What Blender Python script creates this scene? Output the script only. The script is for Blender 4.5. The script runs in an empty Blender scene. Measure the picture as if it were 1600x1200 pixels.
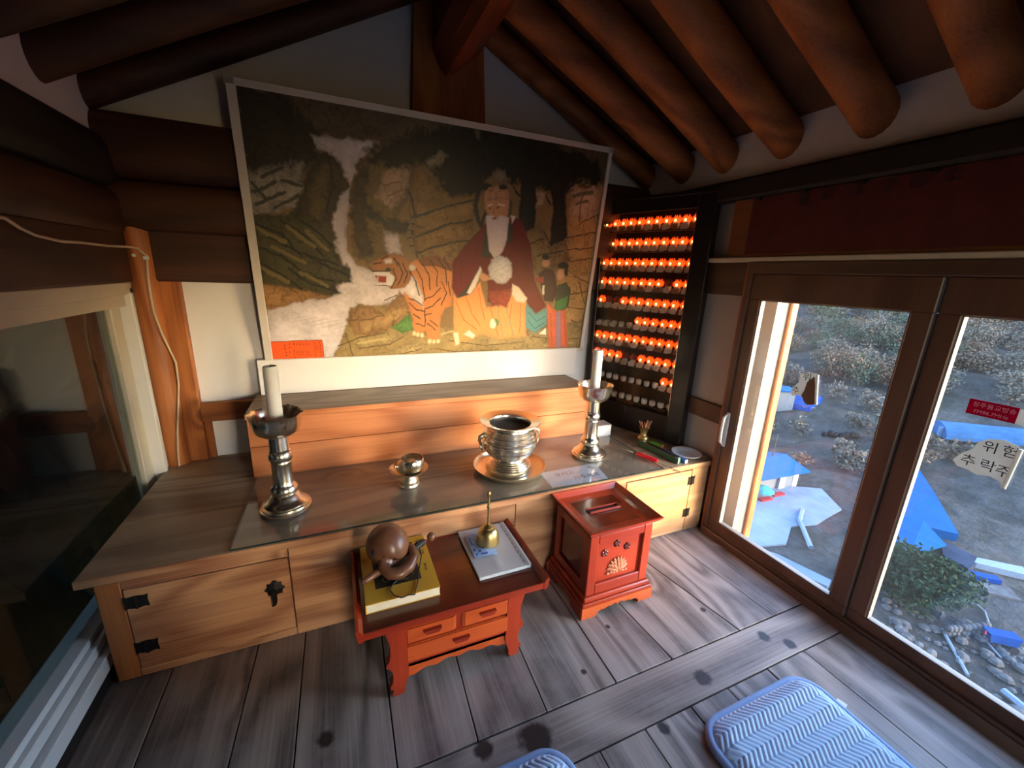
import bpy, bmesh, math, random
import numpy as np
from mathutils import Vector, Matrix

S = bpy.context.scene
COL = S.collection
random.seed(7)

# ------------------------------------------------------------------ camera
cd = bpy.data.cameras.new('camera')
cd.sensor_width = 36.0
cd.lens = 14.322
cd.clip_start = 0.02
cd.clip_end = 1500
cam = bpy.data.objects.new('camera', cd)
COL.objects.link(cam)
CR, CU, CF = (0.920763, -0.388333, 0.037323), (0.067749, 0.253384, 0.964990), (0.384195, 0.885999, -0.259616)
cam.matrix_world = Matrix(((CR[0], CU[0], -CF[0], 0.84538), (CR[1], CU[1], -CF[1], -1.55079),
                           (CR[2], CU[2], -CF[2], 1.45), (0, 0, 0, 1)))
S.camera = cam

# ------------------------------------------------------------------ sky, sun, exposure
world = bpy.data.worlds.new('dusk_sky')
S.world = world
world.use_nodes = True
wn = world.node_tree
wn.nodes.clear()
w_out = wn.nodes.new('ShaderNodeOutputWorld')
w_bg = wn.nodes.new('ShaderNodeBackground')
w_sky = wn.nodes.new('ShaderNodeTexSky')
w_sky.sky_type = 'NISHITA'
w_sky.sun_disc = False
w_sky.sun_elevation = math.radians(13)
w_sky.sun_rotation = math.radians(140)
w_sky.altitude = 300
w_sky.air_density = 1.0
w_sky.dust_density = 1.2
w_sky.ozone_density = 2.0
w_bg.inputs['Strength'].default_value = 2.2
w_tint = wn.nodes.new('ShaderNodeMix'); w_tint.data_type = 'RGBA'; w_tint.blend_type = 'MULTIPLY'
w_tint.inputs[0].default_value = 1.0; w_tint.inputs[7].default_value = (0.93, 0.97, 1.06, 1)
wn.links.new(w_sky.outputs[0], w_tint.inputs[6]); wn.links.new(w_tint.outputs[2], w_bg.inputs['Color'])
wn.links.new(w_bg.outputs[0], w_out.inputs['Surface'])

sun_d = bpy.data.lights.new('low_sun', 'SUN')
sun_d.energy = 1.4
sun_d.color = (1.0, 0.78, 0.58)
sun_d.angle = math.radians(24)
sun = bpy.data.objects.new('low_sun', sun_d)
COL.objects.link(sun)
sdir = Vector((0.52, -0.84, 0.16)).normalized()
sun.rotation_euler = sdir.to_track_quat('Z', 'Y').to_euler()

S.view_settings.view_transform = 'Standard'
S.view_settings.look = 'None'
S.view_settings.exposure = 0.54
S.view_settings.gamma = 1.0
S.view_settings.use_curve_mapping = False
S.cycles.use_denoising = True
S.cycles.sample_clamp_indirect = 4.0
S.cycles.max_bounces = 10
S.cycles.transparent_max_bounces = 16

def portal(name, loc, sx, sy, rot):
    d = bpy.data.lights.new(name, 'AREA')
    d.shape = 'RECTANGLE'; d.size = sx; d.size_y = sy
    d.cycles.is_portal = True
    o = bpy.data.objects.new(name, d); COL.objects.link(o)
    o.location = loc; o.rotation_euler = rot
portal('sky_portal', (2.93, -0.78, 0.75), 1.4, 1.5, (0, math.radians(90), 0))

portal('sky_portal', (1.91, -2.9, 0.87), .82, 1.75, (math.radians(-90), 0, 0))

# ------------------------------------------------------------------ node helpers
def lin(c):
    out = []
    for v in c[:3]:
        v = v / 255.0
        out.append(v / 12.92 if v <= 0.04045 else ((v + 0.055) / 1.055) ** 2.4)
    return (*out, 1.0)

class NT:
    def __init__(s, name):
        s.m = bpy.data.materials.new(name); s.m.use_nodes = True
        s.t = s.m.node_tree; s.n = s.t.nodes; s.n.clear()
        s.out = s.n.new('ShaderNodeOutputMaterial')
    def new(s, typ, **kw):
        n = s.n.new(typ)
        for k, v in kw.items(): setattr(n, k, v)
        return n
    def link(s, a, b): s.t.links.new(a, b)
    def setin(s, sock, v):
        if hasattr(v, 'is_output'): s.link(v, sock)
        else: sock.default_value = v
    def math(s, op, a, b=0.0, c=None):
        n = s.new('ShaderNodeMath', operation=op)
        s.setin(n.inputs[0], a); s.setin(n.inputs[1], b)
        if c is not None: s.setin(n.inputs[2], c)
        return n.outputs[0]
    def mix(s, f, a, b, typ='MIX'):
        n = s.new('ShaderNodeMix', data_type='RGBA', blend_type=typ)
        s.setin(n.inputs[0], f); s.setin(n.inputs[6], a); s.setin(n.inputs[7], b)
        return n.outputs[2]
    def ramp(s, f, stops):
        n = s.new('ShaderNodeValToRGB'); cr = n.color_ramp
        while len(cr.elements) > 1: cr.elements.remove(cr.elements[-1])
        cr.elements[0].position = stops[0][0]; cr.elements[0].color = stops[0][1]
        for p, c in stops[1:]:
            e = cr.elements.new(p); e.color = c
        s.link(f, n.inputs[0]); return n.outputs[0]
    def noise(s, vec, scale, detail=4, rough=.55, dist=0.0):
        n = s.new('ShaderNodeTexNoise')
        if vec is not None: s.link(vec, n.inputs['Vector'])
        n.inputs['Scale'].default_value = scale; n.inputs['Detail'].default_value = detail
        n.inputs['Roughness'].default_value = rough; n.inputs['Distortion'].default_value = dist
        return n.outputs[0]
    def coords(s, scale=(1, 1, 1), rnd=True):
        tc = s.new('ShaderNodeTexCoord'); mp = s.new('ShaderNodeMapping')
        mp.inputs['Scale'].default_value = scale
        if rnd:
            oi = s.new('ShaderNodeObjectInfo')
            mu = s.new('ShaderNodeVectorMath', operation='SCALE')
            cx = s.new('ShaderNodeCombineXYZ')
            s.link(oi.outputs['Random'], cx.inputs[0]); s.link(s.math('MULTIPLY', oi.outputs['Random'], 7.3), cx.inputs[1])
            s.link(s.math('MULTIPLY', oi.outputs['Random'], 3.1), cx.inputs[2])
            s.link(cx.outputs[0], mu.inputs[0]); mu.inputs['Scale'].default_value = 9.0
            ad = s.new('ShaderNodeVectorMath', operation='ADD')
            s.link(tc.outputs['Object'], ad.inputs[0]); s.link(mu.outputs[0], ad.inputs[1])
            s.link(ad.outputs[0], mp.inputs['Vector'])
        else:
            s.link(tc.outputs['Object'], mp.inputs['Vector'])
        return mp.outputs[0]
    def bsdf(s, color, rough=.5, metal=0.0, spec=.5, coat=0.0, bump=None, bstr=.2, bdist=.002, emis=None, estr=0.0, trans=0.0, sss=0.0):
        b = s.new('ShaderNodeBsdfPrincipled')
        s.setin(b.inputs['Base Color'], color); s.setin(b.inputs['Roughness'], rough)
        b.inputs['Metallic'].default_value = metal
        b.inputs['Specular IOR Level'].default_value = spec
        b.inputs['Coat Weight'].default_value = coat; b.inputs['Coat Roughness'].default_value = .12
        if trans: b.inputs['Transmission Weight'].default_value = trans
        if sss:
            b.inputs['Subsurface Weight'].default_value = sss; b.inputs['Subsurface Scale'].default_value = .01
        if emis is not None:
            s.setin(b.inputs['Emission Color'], emis); s.setin(b.inputs['Emission Strength'], estr)
        if bump is not None:
            bn = s.new('ShaderNodeBump'); bn.inputs['Strength'].default_value = bstr; bn.inputs['Distance'].default_value = bdist
            s.link(bump, bn.inputs['Height']); s.link(bn.outputs[0], b.inputs['Normal'])
        s.link(b.outputs[0], s.out.inputs[0]); return b

def wood(name, light, dark, axis='X', rough=.55, knots=0.0, ring=9.0, coat=0.0, knotcol=(70, 40, 25), wear=0.0, fixed=(), spec=.4):
    """pine-like timber: growth rings, fine grain, knots; grain runs along the given axis"""
    t = NT(name)
    sc = {'X': (.22, 1, 1), 'Y': (1, .22, 1), 'Z': (1, 1, .22)}[axis]
    fs = {'X': (.02, 1, 1), 'Y': (1, .02, 1), 'Z': (1, 1, .02)}[axis]
    v = t.coords(sc); vf = t.coords(fs)
    base = t.noise(v, 2.6, 2, .5, .3)
    knot = None
    if knots:
        vo = t.new('ShaderNodeTexVoronoi'); vk = t.coords({'X': (.55, 1, 1), 'Y': (1, .55, 1), 'Z': (1, 1, .55)}[axis])
        wob = t.noise(vk, 20, 2)
        t.link(vk, vo.inputs['Vector']); vo.inputs['Scale'].default_value = 3.1
        d = t.math('ADD', vo.outputs['Distance'], t.math('MULTIPLY', wob, .05))
        pick = t.math('GREATER_THAN', t.new('ShaderNodeSeparateColor').outputs[0], .5)
        sepc = pick.node.inputs[0].links[0].from_node
        t.link(vo.outputs['Color'], sepc.inputs[0]); pick.node.inputs[1].default_value = 1 - knots
        fall = t.math('MULTIPLY', t.math('SUBTRACT', 1.0, t.math('MINIMUM', t.math('MULTIPLY', d, 3.0), 1.0)), pick)
        base = t.math('ADD', base, t.math('MULTIPLY', t.math('POWER', fall, 2.0), .55))
        knot = t.math('MULTIPLY', t.math('LESS_THAN', d, .085), pick)
        kn2 = t.math('SMOOTH_MIN', t.math('MULTIPLY', t.math('SUBTRACT', .13, d), 14.0), 1.0, .2)
        knot = t.math('MULTIPLY', t.math('MAXIMUM', kn2, 0.0), pick)
    rings = t.math('SINE', t.math('MULTIPLY', base, ring * 6.28))
    rings = t.math('MULTIPLY_ADD', rings, .5, .5)
    fine = t.noise(vf, 130, 3, .6)
    f = t.math('ADD', t.math('MULTIPLY', rings, .45), t.math('MULTIPLY', fine, .75))
    col = t.ramp(f, [(.2, lin(light)), (.95, lin(dark))])
    big = t.noise(t.coords((1, 1, 1)), 1.7, 3)
    col = t.mix(t.math('MULTIPLY', big, .5), col, t.mix(1.0, col, lin((200, 180, 165)), 'MULTIPLY'))
    if wear:
        wn_ = t.noise(t.coords((1, 1, 1)), 5.5, 5, .7)
        col = t.mix(t.ramp(wn_, [(.45, (0, 0, 0, 1)), (.7, (wear, wear, wear, 1))]), col, lin((165, 155, 148)))
    if knot is not None: col = t.mix(t.math('MULTIPLY', knot, .85), col, lin(knotcol))
    if fixed:
        tc = t.new('ShaderNodeTexCoord'); wob = t.noise(tc.outputs['Object'], 28, 3)
        for (kx, ky, kr) in fixed:
            sp = t.new('ShaderNodeVectorMath', operation='SUBTRACT'); t.link(tc.outputs['Object'], sp.inputs[0]); sp.inputs[1].default_value = (kx, ky, 0)
            ml = t.new('ShaderNodeVectorMath', operation='MULTIPLY'); t.link(sp.outputs[0], ml.inputs[0]); ml.inputs[1].default_value = (1, 1, 0)
            ln = t.new('ShaderNodeVectorMath', operation='LENGTH'); t.link(ml.outputs[0], ln.inputs[0])
            dd = t.math('DIVIDE', ln.outputs['Value'], kr)
            dd = t.math('ADD', dd, t.math('MULTIPLY', t.math('SUBTRACT', wob, .5), 1.1))
            k = t.math('SUBTRACT', 1.0, t.math('SMOOTHSTEP', 0.0, 1.0, 1.0) if False else t.math('MINIMUM', t.math('MAXIMUM', t.math('MULTIPLY', t.math('SUBTRACT', dd, .75), 2.2), 0.0), 1.0))
            col = t.mix(t.math('MULTIPLY', k, .92), col, lin((38, 26, 20)))
    t.bsdf(col, rough, spec=spec, coat=coat, bump=f, bstr=.25, bdist=.0012)
    return t.m

def plain(name, color, rough=.5, metal=0.0, spec=.5, coat=0.0, var=.12, vscale=8.0, bstr=0.0, sss=0.0):
    t = NT(name); v = t.coords((1, 1, 1)); n = t.noise(v, vscale, 4)
    c = lin(color); dk = tuple(x * (1 - 2 * var) for x in c[:3]) + (1,); lt = tuple(min(1, x * (1 + var)) for x in c[:3]) + (1,)
    col = t.ramp(n, [(.25, dk), (.75, lt)])
    t.bsdf(col, rough, metal, spec, coat, bump=n if bstr else None, bstr=bstr, sss=sss)
    return t.m

def metal(name, color, rough=.2, brushed=.0):
    t = NT(name); v = t.coords((1, 1, 1)); n = t.noise(v, 30, 2, .5)
    c = lin(color); col = t.ramp(n, [(.3, tuple(x * .93 for x in c[:3]) + (1,)), (.7, c)])
    r = t.math('MULTIPLY_ADD', n, .03, rough - .015)
    t.bsdf(col, r, 1.0)
    return t.m

def glow(name, color, strength, base=None):
    t = NT(name); n = t.noise(t.coords(), 60, 2)
    t.bsdf(lin(base or color), .5, emis=t.mix(n, lin(color), tuple(x * .8 for x in lin(color)[:3]) + (1,)), estr=strength)
    return t.m

def glass_mat(name, tint, dust=.05, veilcol=(200, 205, 210), ior=1.45, dull=False):
    """flat pane: clear transmission, mirror reflection by angle, a pale film for dust, imitated haze and sheen"""
    t = NT(name)
    tr = t.new('ShaderNodeBsdfTransparent'); tr.inputs[0].default_value = tint
    gl = t.new('ShaderNodeBsdfGlossy'); gl.inputs['Roughness'].default_value = .0; gl.inputs['Color'].default_value = (.9, .9, .9, 1)
    lw = t.new('ShaderNodeLayerWeight'); lw.inputs[0].default_value = .5
    f0 = ((ior - 1) / (ior + 1)) ** 2
    fr = t.math('MULTIPLY_ADD', t.math('POWER', lw.outputs['Facing'], 4.5), 1 - f0, f0)
    m1 = t.new('ShaderNodeMixShader'); t.link(fr, m1.inputs[0]); t.link(tr.outputs[0], m1.inputs[1]); t.link(gl.outputs[0], m1.inputs[2])
    if dust:
        n = t.noise(t.coords((1, 1, 1)), 3.0, 5, .65)
        df = t.new('ShaderNodeBsdfDiffuse' if dull else 'ShaderNodeBsdfTranslucent'); df.inputs[0].default_value = lin(veilcol)
        m2 = t.new('ShaderNodeMixShader'); t.link(t.math('MULTIPLY', n, 2 * dust), m2.inputs[0])
        t.link(m1.outputs[0], m2.inputs[1]); t.link(df.outputs[0], m2.inputs[2]); m1 = m2
    t.link(m1.outputs[0], t.out.inputs[0]); return t.m

def film_mat(name, color, through=.5):
    """thin plastic or paper film that lets daylight through"""
    t = NT(name); n = t.noise(t.coords(), 16, 3); c = lin(color)
    col = t.ramp(n, [(.3, tuple(x * .9 for x in c[:3]) + (1,)), (.7, c)])
    d = t.new('ShaderNodeBsdfDiffuse'); t.link(col, d.inputs[0]); q = t.new('ShaderNodeBsdfTranslucent'); t.link(col, q.inputs[0])
    m = t.new('ShaderNodeMixShader'); m.inputs[0].default_value = through; t.link(d.outputs[0], m.inputs[1]); t.link(q.outputs[0], m.inputs[2])
    t.link(m.outputs[0], t.out.inputs[0]); return t.m

# ------------------------------------------------------------------ mesh helpers
ORG = {}
class B:
    def __init__(s): s.bm = bmesh.new()
    def box(s, x0, x1, y0, y1, z0, z1, bev=0.0, seg=1):
        r = bmesh.ops.create_cube(s.bm, size=1.0); vs = r['verts']
        for v in vs: v.co = Vector(((x0 + x1) / 2 + v.co.x * (x1 - x0), (y0 + y1) / 2 + v.co.y * (y1 - y0), (z0 + z1) / 2 + v.co.z * (z1 - z0)))
        if bev:
            es = list({e for v in vs for e in v.link_edges})
            bmesh.ops.bevel(s.bm, geom=es, offset=bev, segments=seg, affect='EDGES', profile=.5)
        return s
    def obox(s, c, ax, ay, az, bev=0.0):
        """box by centre and three half-axis vectors"""
        r = bmesh.ops.create_cube(s.bm, size=2.0); vs = r['verts']; c = Vector(c); ax, ay, az = Vector(ax), Vector(ay), Vector(az)
        for v in vs: v.co = c + ax * v.co.x + ay * v.co.y + az * v.co.z
        if bev:
            es = list({e for v in vs for e in v.link_edges}); bmesh.ops.bevel(s.bm, geom=es, offset=bev, segments=1, affect='EDGES')
        return s
    def lathe(s, prof, c=(0, 0, 0), n=40, axis=None, wav=None):
        c = Vector(c); rows = []
        q = Vector((0, 0, 1)).rotation_difference(Vector(axis).normalized()) if axis else None
        for (r, z) in prof:
            row = []
            if r < 1e-6:
                p = Vector((0, 0, z)); row = [s.bm.verts.new(c + (q @ p if q else p))] * n
            else:
                for i in range(n):
                    a = 2 * math.pi * i / n
                    rr = r; zz = z
                    if wav: rr, zz = wav(r, z, a)
                    p = Vector((rr * math.cos(a), rr * math.sin(a), zz)); row.append(s.bm.verts.new(c + (q @ p if q else p)))
            rows.append(row)
        for a, b in zip(rows, rows[1:]):
            for i in range(n):
                vs = [a[i], a[(i + 1) % n], b[(i + 1) % n], b[i]]; u = []
                for v in vs:
                    if v not in u: u.append(v)
                if len(u) >= 3:
                    try: s.bm.faces.new(u)
                    except ValueError: pass
        return s
    def cyl(s, p0, p1, r0, r1=None, n=14):
        p0, p1 = Vector(p0), Vector(p1); L = (p1 - p0).length; r1 = r0 if r1 is None else r1
        return s.lathe([(0, 0), (r0, 0), (r1, L), (0, L)], p0, n, p1 - p0)
    def tube(s, pts, rad, n=8, closed=False, flat=1.0):
        pts = [Vector(p) for p in pts]; m = len(pts)
        rs = rad if isinstance(rad, (list, tuple)) else [rad] * m
        rows = []; up = Vector((0, 0, 1))
        for i, p in enumerate(pts):
            a = pts[(i - 1) % m] if closed or i else p; b = pts[(i + 1) % m] if closed or i < m - 1 else p
            d = (b - a).normalized()
            if i == 0:
                up = Vector((0, 0, 1)) if abs(d.z) < .9 else Vector((1, 0, 0))
            sd = d.cross(up).normalized(); up = sd.cross(d).normalized()
            rows.append([s.bm.verts.new(p + sd * math.cos(2 * math.pi * k / n) * rs[i] + up * math.sin(2 * math.pi * k / n) * rs[i] * flat) for k in range(n)])
        for i in range(m if closed else m - 1):
            a, b = rows[i], rows[(i + 1) % m]
            for k in range(n): s.bm.faces.new((a[k], a[(k + 1) % n], b[(k + 1) % n], b[k]))
        if not closed:
            s.bm.faces.new(list(reversed(rows[0]))); s.bm.faces.new(rows[-1])
        return s
    def prism(s, pts, o, ax, ay, az):
        """polygon pts (2-D) in the plane o+ax*u+ay*v, extruded by vector az"""
        o, ax, ay, az = Vector(o), Vector(ax), Vector(ay), Vector(az)
        a = [s.bm.verts.new(o + ax * u + ay * v) for u, v in pts]; b = [s.bm.verts.new(o + ax * u + ay * v + az) for u, v in pts]
        n = len(pts); s.bm.faces.new(a); s.bm.faces.new(list(reversed(b)))
        for i in range(n): s.bm.faces.new((a[i], b[i], b[(i + 1) % n], a[(i + 1) % n]))
        return s
    def quad(s, *p):
        s.bm.faces.new([s.bm.verts.new(Vector(q)) for q in p]); return s
    def sphere(s, c, r, seg=16, rings=10, sc=(1, 1, 1)):
        m = Matrix.Translation(Vector(c)) @ Matrix.Diagonal((r * sc[0], r * sc[1], r * sc[2], 1))
        bmesh.ops.create_uvsphere(s.bm, u_segments=seg, v_segments=rings, radius=1.0, matrix=m); return s
    def grid(s, nx, ny, fn):
        g = [[s.bm.verts.new(Vector(fn(i / (nx - 1), j / (ny - 1)))) for i in range(nx)] for j in range(ny)]
        for j in range(ny - 1):
            for i in range(nx - 1): s.bm.faces.new((g[j][i], g[j][i + 1], g[j + 1][i + 1], g[j + 1][i]))
        return s
    def xf(s, M):
        bmesh.ops.transform(s.bm, matrix=M, verts=s.bm.verts); return s

def empty(name, loc=(0, 0, 0), label=None, cat=None, group=None, kind=None, parent=None, rotz=0.0):
    o = bpy.data.objects.new(name, None); COL.objects.link(o); o.empty_display_size = .05
    o.location = loc; o.rotation_euler = (0, 0, rotz); ORG[o.name] = Vector(loc)
    return tag(o, label, cat, group, kind)
def tag(o, label=None, cat=None, group=None, kind=None):
    for k, v in (('label', label), ('category', cat), ('group', group), ('kind', kind)):
        if v: o[k] = v
    return o
def mk(name, b, mat, parent=None, smooth=False, org=None, label=None, cat=None, group=None, kind=None, local=False):
    """link the builder's shape as one mesh object; shapes are given in room coordinates unless local"""
    if org is None: org = ORG[parent.name] if parent and not local else Vector((0, 0, 0))
    org = Vector(org)
    if org.length > 0: bmesh.ops.translate(b.bm, vec=-org, verts=b.bm.verts)
    bmesh.ops.recalc_face_normals(b.bm, faces=b.bm.faces)
    me = bpy.data.meshes.new(name); b.bm.to_mesh(me); b.bm.free()
    if isinstance(mat, (list, tuple)):
        for m in mat: me.materials.append(m)
    else: me.materials.append(mat)
    if smooth:
        me.polygons.foreach_set('use_smooth', [True] * len(me.polygons))
        try: me.set_sharp_from_angle(angle=math.radians(smooth if smooth is not True else 38))
        except Exception: pass
    o = bpy.data.objects.new(name, me); COL.objects.link(o)
    if parent: o.parent = parent; ORG[o.name] = org
    else: o.location = org; ORG[o.name] = org
    return tag(o, label, cat, group, kind)
def copy_tree(src, loc=None, rotz=None, parent=None):
    c = src.copy(); COL.objects.link(c)
    if parent: c.parent = parent
    if loc is not None: c.location = loc
    if rotz is not None: c.rotation_euler = (0, 0, rotz)
    for ch in src.children: copy_tree(ch, parent=c)
    return c
def text_bm(txt, size, M, thick=.0004, align='CENTER', space=1.0):
    """flat lettering as mesh: the curve lies in local xy, M puts it into the room"""
    cu = bpy.data.curves.new('lettering', 'FONT'); cu.body = txt; cu.size = size; cu.align_x = align; cu.align_y = 'CENTER'; cu.extrude = thick
    cu.space_character = space; cu.resolution_u = 3
    o = bpy.data.objects.new('lettering', cu); COL.objects.link(o)
    dg = bpy.context.evaluated_depsgraph_get(); me = bpy.data.meshes.new_from_object(o.evaluated_get(dg))
    b = B(); b.bm.from_mesh(me); b.xf(M)
    bpy.data.objects.remove(o); bpy.data.curves.remove(cu); bpy.data.meshes.remove(me)
    return b
def frame(o, x, y):
    """matrix with origin o, text right = x, text up = y"""
    o, x, y = Vector(o), Vector(x).normalized(), Vector(y).normalized(); z = x.cross(y)
    return Matrix(((x.x, y.x, z.x, o.x), (x.y, y.y, z.y, o.y), (x.z, y.z, z.z, o.z), (0, 0, 0, 1)))

# ------------------------------------------------------------------ materials
FLOORKN = ()
M = {}
M['plank'] = wood('floor_plank_wood', (182, 166, 154), (94, 82, 75), 'Y', .5, knots=.4, ring=9, wear=.4, fixed=((.72, -.455, .026), (1.90, -1.02, .022), (1.62, -.56, .012), (2.30, -.50, .014), (1.76, -.83, .02), (1.83, -.42, .01), (.33, -.42, .02)), knotcol=(48, 34, 28))
M['sill_beam'] = wood('floor_beam_wood', (186, 170, 157), (104, 90, 82), 'X', .48, ring=10, wear=.3,
                      fixed=((2.03, -.745, .032), (2.43, -.70, .026), (2.50, -.765, .024), (1.345, -.70, .055), (1.18, -.668, .03), (.6, -.74, .03)))
M['pine'] = wood('altar_pine', (216, 164, 118), (146, 92, 62), 'X', .45, knots=.45, ring=11, coat=.05)
M['pine_pale'] = wood('altar_pale_pine', (210, 162, 112), (170, 118, 76), 'X', .5, knots=.18, ring=9)
M['step_pine'] = wood('orange_step_pine', (216, 144, 98), (168, 98, 60), 'X', .42, knots=.35, ring=9, coat=.05, knotcol=(90, 50, 40))  # step wood carries the warm glow in its colour
M['pine_z'] = wood('stud_pine', (196, 124, 68), (136, 76, 38), 'Z', .5, knots=.35, ring=7)
M['pine_x'] = wood('rail_pine', (176, 112, 62), (124, 70, 36), 'X', .5, knots=.2, ring=7)
M['pine_top'] = wood('altar_top_pine', (172, 150, 124), (118, 98, 78), 'X', .42, knots=.25, ring=8)
M['log_y'] = wood('log_wood_across', (150, 90, 48), (94, 54, 28), 'Y', .6, knots=.35, ring=6)
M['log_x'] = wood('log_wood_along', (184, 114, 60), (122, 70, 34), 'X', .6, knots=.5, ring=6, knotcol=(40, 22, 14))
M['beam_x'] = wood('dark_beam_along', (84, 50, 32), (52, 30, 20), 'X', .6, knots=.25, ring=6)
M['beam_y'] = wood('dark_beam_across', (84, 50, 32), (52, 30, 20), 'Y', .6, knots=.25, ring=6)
M['soot_y'] = wood('sooty_plate_beam', (38, 30, 26), (22, 18, 15), 'Y', .7, ring=6)  # near-black wood of the plate beams and the left sill board
M['roofboard'] = wood('roof_board', (120, 76, 46), (80, 48, 30), 'X', .65, knots=.2, ring=6)
M['redwood_y'] = wood('ridge_wood', (150, 74, 34), (96, 44, 22), 'Y', .55, ring=6)
M['plaster'] = plain('white_plaster', (220, 219, 221), .85, var=.03, vscale=5, bstr=.05)
M['plaster_grey'] = plain('grey_paper_panel', (176, 166, 158), .85, var=.05, vscale=4)
M['winframe'] = wood('window_frame_brown', (104, 72, 54), (74, 48, 36), 'Z', .42, ring=5)
M['winframe_y'] = wood('window_rail_brown', (100, 74, 56), (72, 50, 38), 'Y', .42, ring=5)
M['pvc'] = plain('white_window_plastic', (214, 214, 212), .35, var=.03)
M['pvc_cream'] = plain('cream_window_plastic', (196, 186, 164), .45, var=.04)
M['gasket_grey'] = plain('grey_gasket', (128, 118, 108), .5, var=.05)
M['gasket'] = plain('black_gasket', (22, 22, 22), .6)
M['greyboard'] = plain('weathered_grey_board', (104, 98, 96), .7, var=.15)
M['pane'] = glass_mat('window_pane_glass', (.93, .95, .96, 1), dust=.004)  # its pale film also stands in for the haze outside
M['pane_dark'] = glass_mat('dusty_left_pane', (.6, .64, .6, 1), dust=.02, veilcol=(120, 125, 110), ior=1.5)
M['rock_dark'] = plain('backing_cliff_rock', (14, 14, 12), .95, spec=0, var=.35, vscale=2.5, bstr=.6)
M['black'] = plain('black_void', (10, 9, 8), .8)

# ------------------------------------------------------------------ floor
floor = empty('floor', (0, 0, 0), kind='structure')
def plank(x0, x1, y0, y1, mat, xs0=None, xs1=None):
    """one board; xs0/xs1 shift the near end so that a board can run askew"""
    b = B(); z = random.uniform(-.0015, .0005); g = .0022
    b.box(x0 + g, x1 - g, y0 + g, y1 - g, -.035, z, .0012)
    if xs0 is not None or xs1 is not None:
        for v in b.bm.verts:
            f = (y1 - v.co.y) / (y1 - y0)
            k = (v.co.x - x0) / (x1 - x0)
            v.co.x += f * ((xs0 or 0) * (1 - k) + (xs1 or 0) * k)
    mk('plank', b, mat, floor)
up = [-.06, .20, .475, .64, .925, 1.20, 1.45, 1.725, 1.93, 2.24, 2.53, 2.80]
sh = [0, 0, -.03, -.008, -.004, -.03, -.03, -.015, .05, .12, .05, 0]
for i in range(len(up) - 1): plank(up[i], up[i + 1], -.64, .05, M['plank'], sh[i], sh[i + 1])
plank(-.06, 2.80, -.806, -.642, M['sill_beam'])
lo = [-.06, .22, .50, .78, 1.04, 1.30, 1.52, 1.70, 1.903, 2.085, 2.30, 2.52, 2.80]
for i in range(len(lo) - 1): plank(lo[i], lo[i + 1], -2.75, -.808, M['plank'])
mk('underfloor', B().box(-.1, 2.9, -2.8, 1.0, -.10, -.036), M['black'], floor)

# ------------------------------------------------------------------ back wall
wb = empty('wall_back', (1.4, .94, 0), kind='structure')
mk('plaster', B().box(-.12, 2.95, .94, 1.04, -.1, 3.05), M['plaster'], wb)
mk('corner_post', B().cyl((.035, .905, .40), (.035, .905, 1.66), .052, .056, 20), M['pine_z'], wb, smooth=True)
mk('stud', B().box(.062, .164, .90, .945, .4, 1.42, .004), M['pine_z'], wb)
mk('stud', B().box(.164, .196, .925, .945, .4, .645, .003), M['pine_z'], wb)
mk('rail', B().box(.16, .412, .905, .945, .645, .747, .004), M['pine_x'], wb)
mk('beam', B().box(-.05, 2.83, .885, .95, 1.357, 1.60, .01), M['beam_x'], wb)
def round_beam(x0, x1, zc, hz, yc, hy, n=18):
    b = B(); pts = []
    for i in range(n):
        a = 2 * math.pi * i / n
        f = lambda t: math.copysign(abs(t) ** .7, t)
        pts.append((yc + hy * f(math.cos(a)), zc + hz * f(math.sin(a))))
    b.prism([(p[0], p[1]) for p in pts], (x0, 0, 0), (0, 1, 0), (0, 0, 1), (x1 - x0, 0, 0)); return b
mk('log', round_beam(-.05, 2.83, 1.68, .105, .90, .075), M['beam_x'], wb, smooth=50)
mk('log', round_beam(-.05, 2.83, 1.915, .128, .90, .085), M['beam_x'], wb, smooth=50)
mk('king_post', B().prism([(1.27, 2.03), (1.69, 2.03), (1.655, 2.82), (1.305, 2.82)], (0, .95, 0), (1, 0, 0), (0, 0, 1), (0, -.06, 0)), M['pine_z'], wb)
mk('backing_board', B().box(.44, 2.396,   .895, .945, .773, .965, .003), M['plaster'], wb)

# ------------------------------------------------------------------ right wall
wr = empty('wall_right', (2.85, .4, 0), kind='structure')
mk('plaster', B().box(2.85, 2.97, -.045, 1.04, -.1, 2.5), M['plaster_grey'], wr)
mk('plaster', B().box(2.83, 2.97, -2.8, 1.04, 1.95, 2.5), M['plaster'], wr)
mk('header', B().box(2.84, 2.97, -2.8, -.04, 1.555, 1.96), M['winframe_y'], wr)
mk('plaster', B().box(2.84, 2.97, -1.62, -1.53, -.1, 1.6), M['plaster_grey'], wr)
mk('rail', B().box(2.825, 2.87, -.03, .94, .66, .765, .004), M['winframe_y'], wr)
mk('rail', B().box(2.825, 2.87, -.03, .94, 1.385, 1.56, .004), M['winframe_y'], wr)
mk('rail', B().box(2.825, 2.87, -.03, .94, -.03, .06, .004), M['winframe_y'], wr)
mk('stud', B().box(2.80, 2.97, -.05, -.012, -.03, 1.56, .004), M['pine_z'], wr)
mk('plate_beam', B().box(2.775, 2.95, -2.8, 1.0, 1.865, 1.965, .012), M['soot_y'], wr)
mk('moulding', B().box(2.79, 2.90, -2.8, .30, 1.556, 1.58, .004), M['pvc_cream'], wr)
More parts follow.
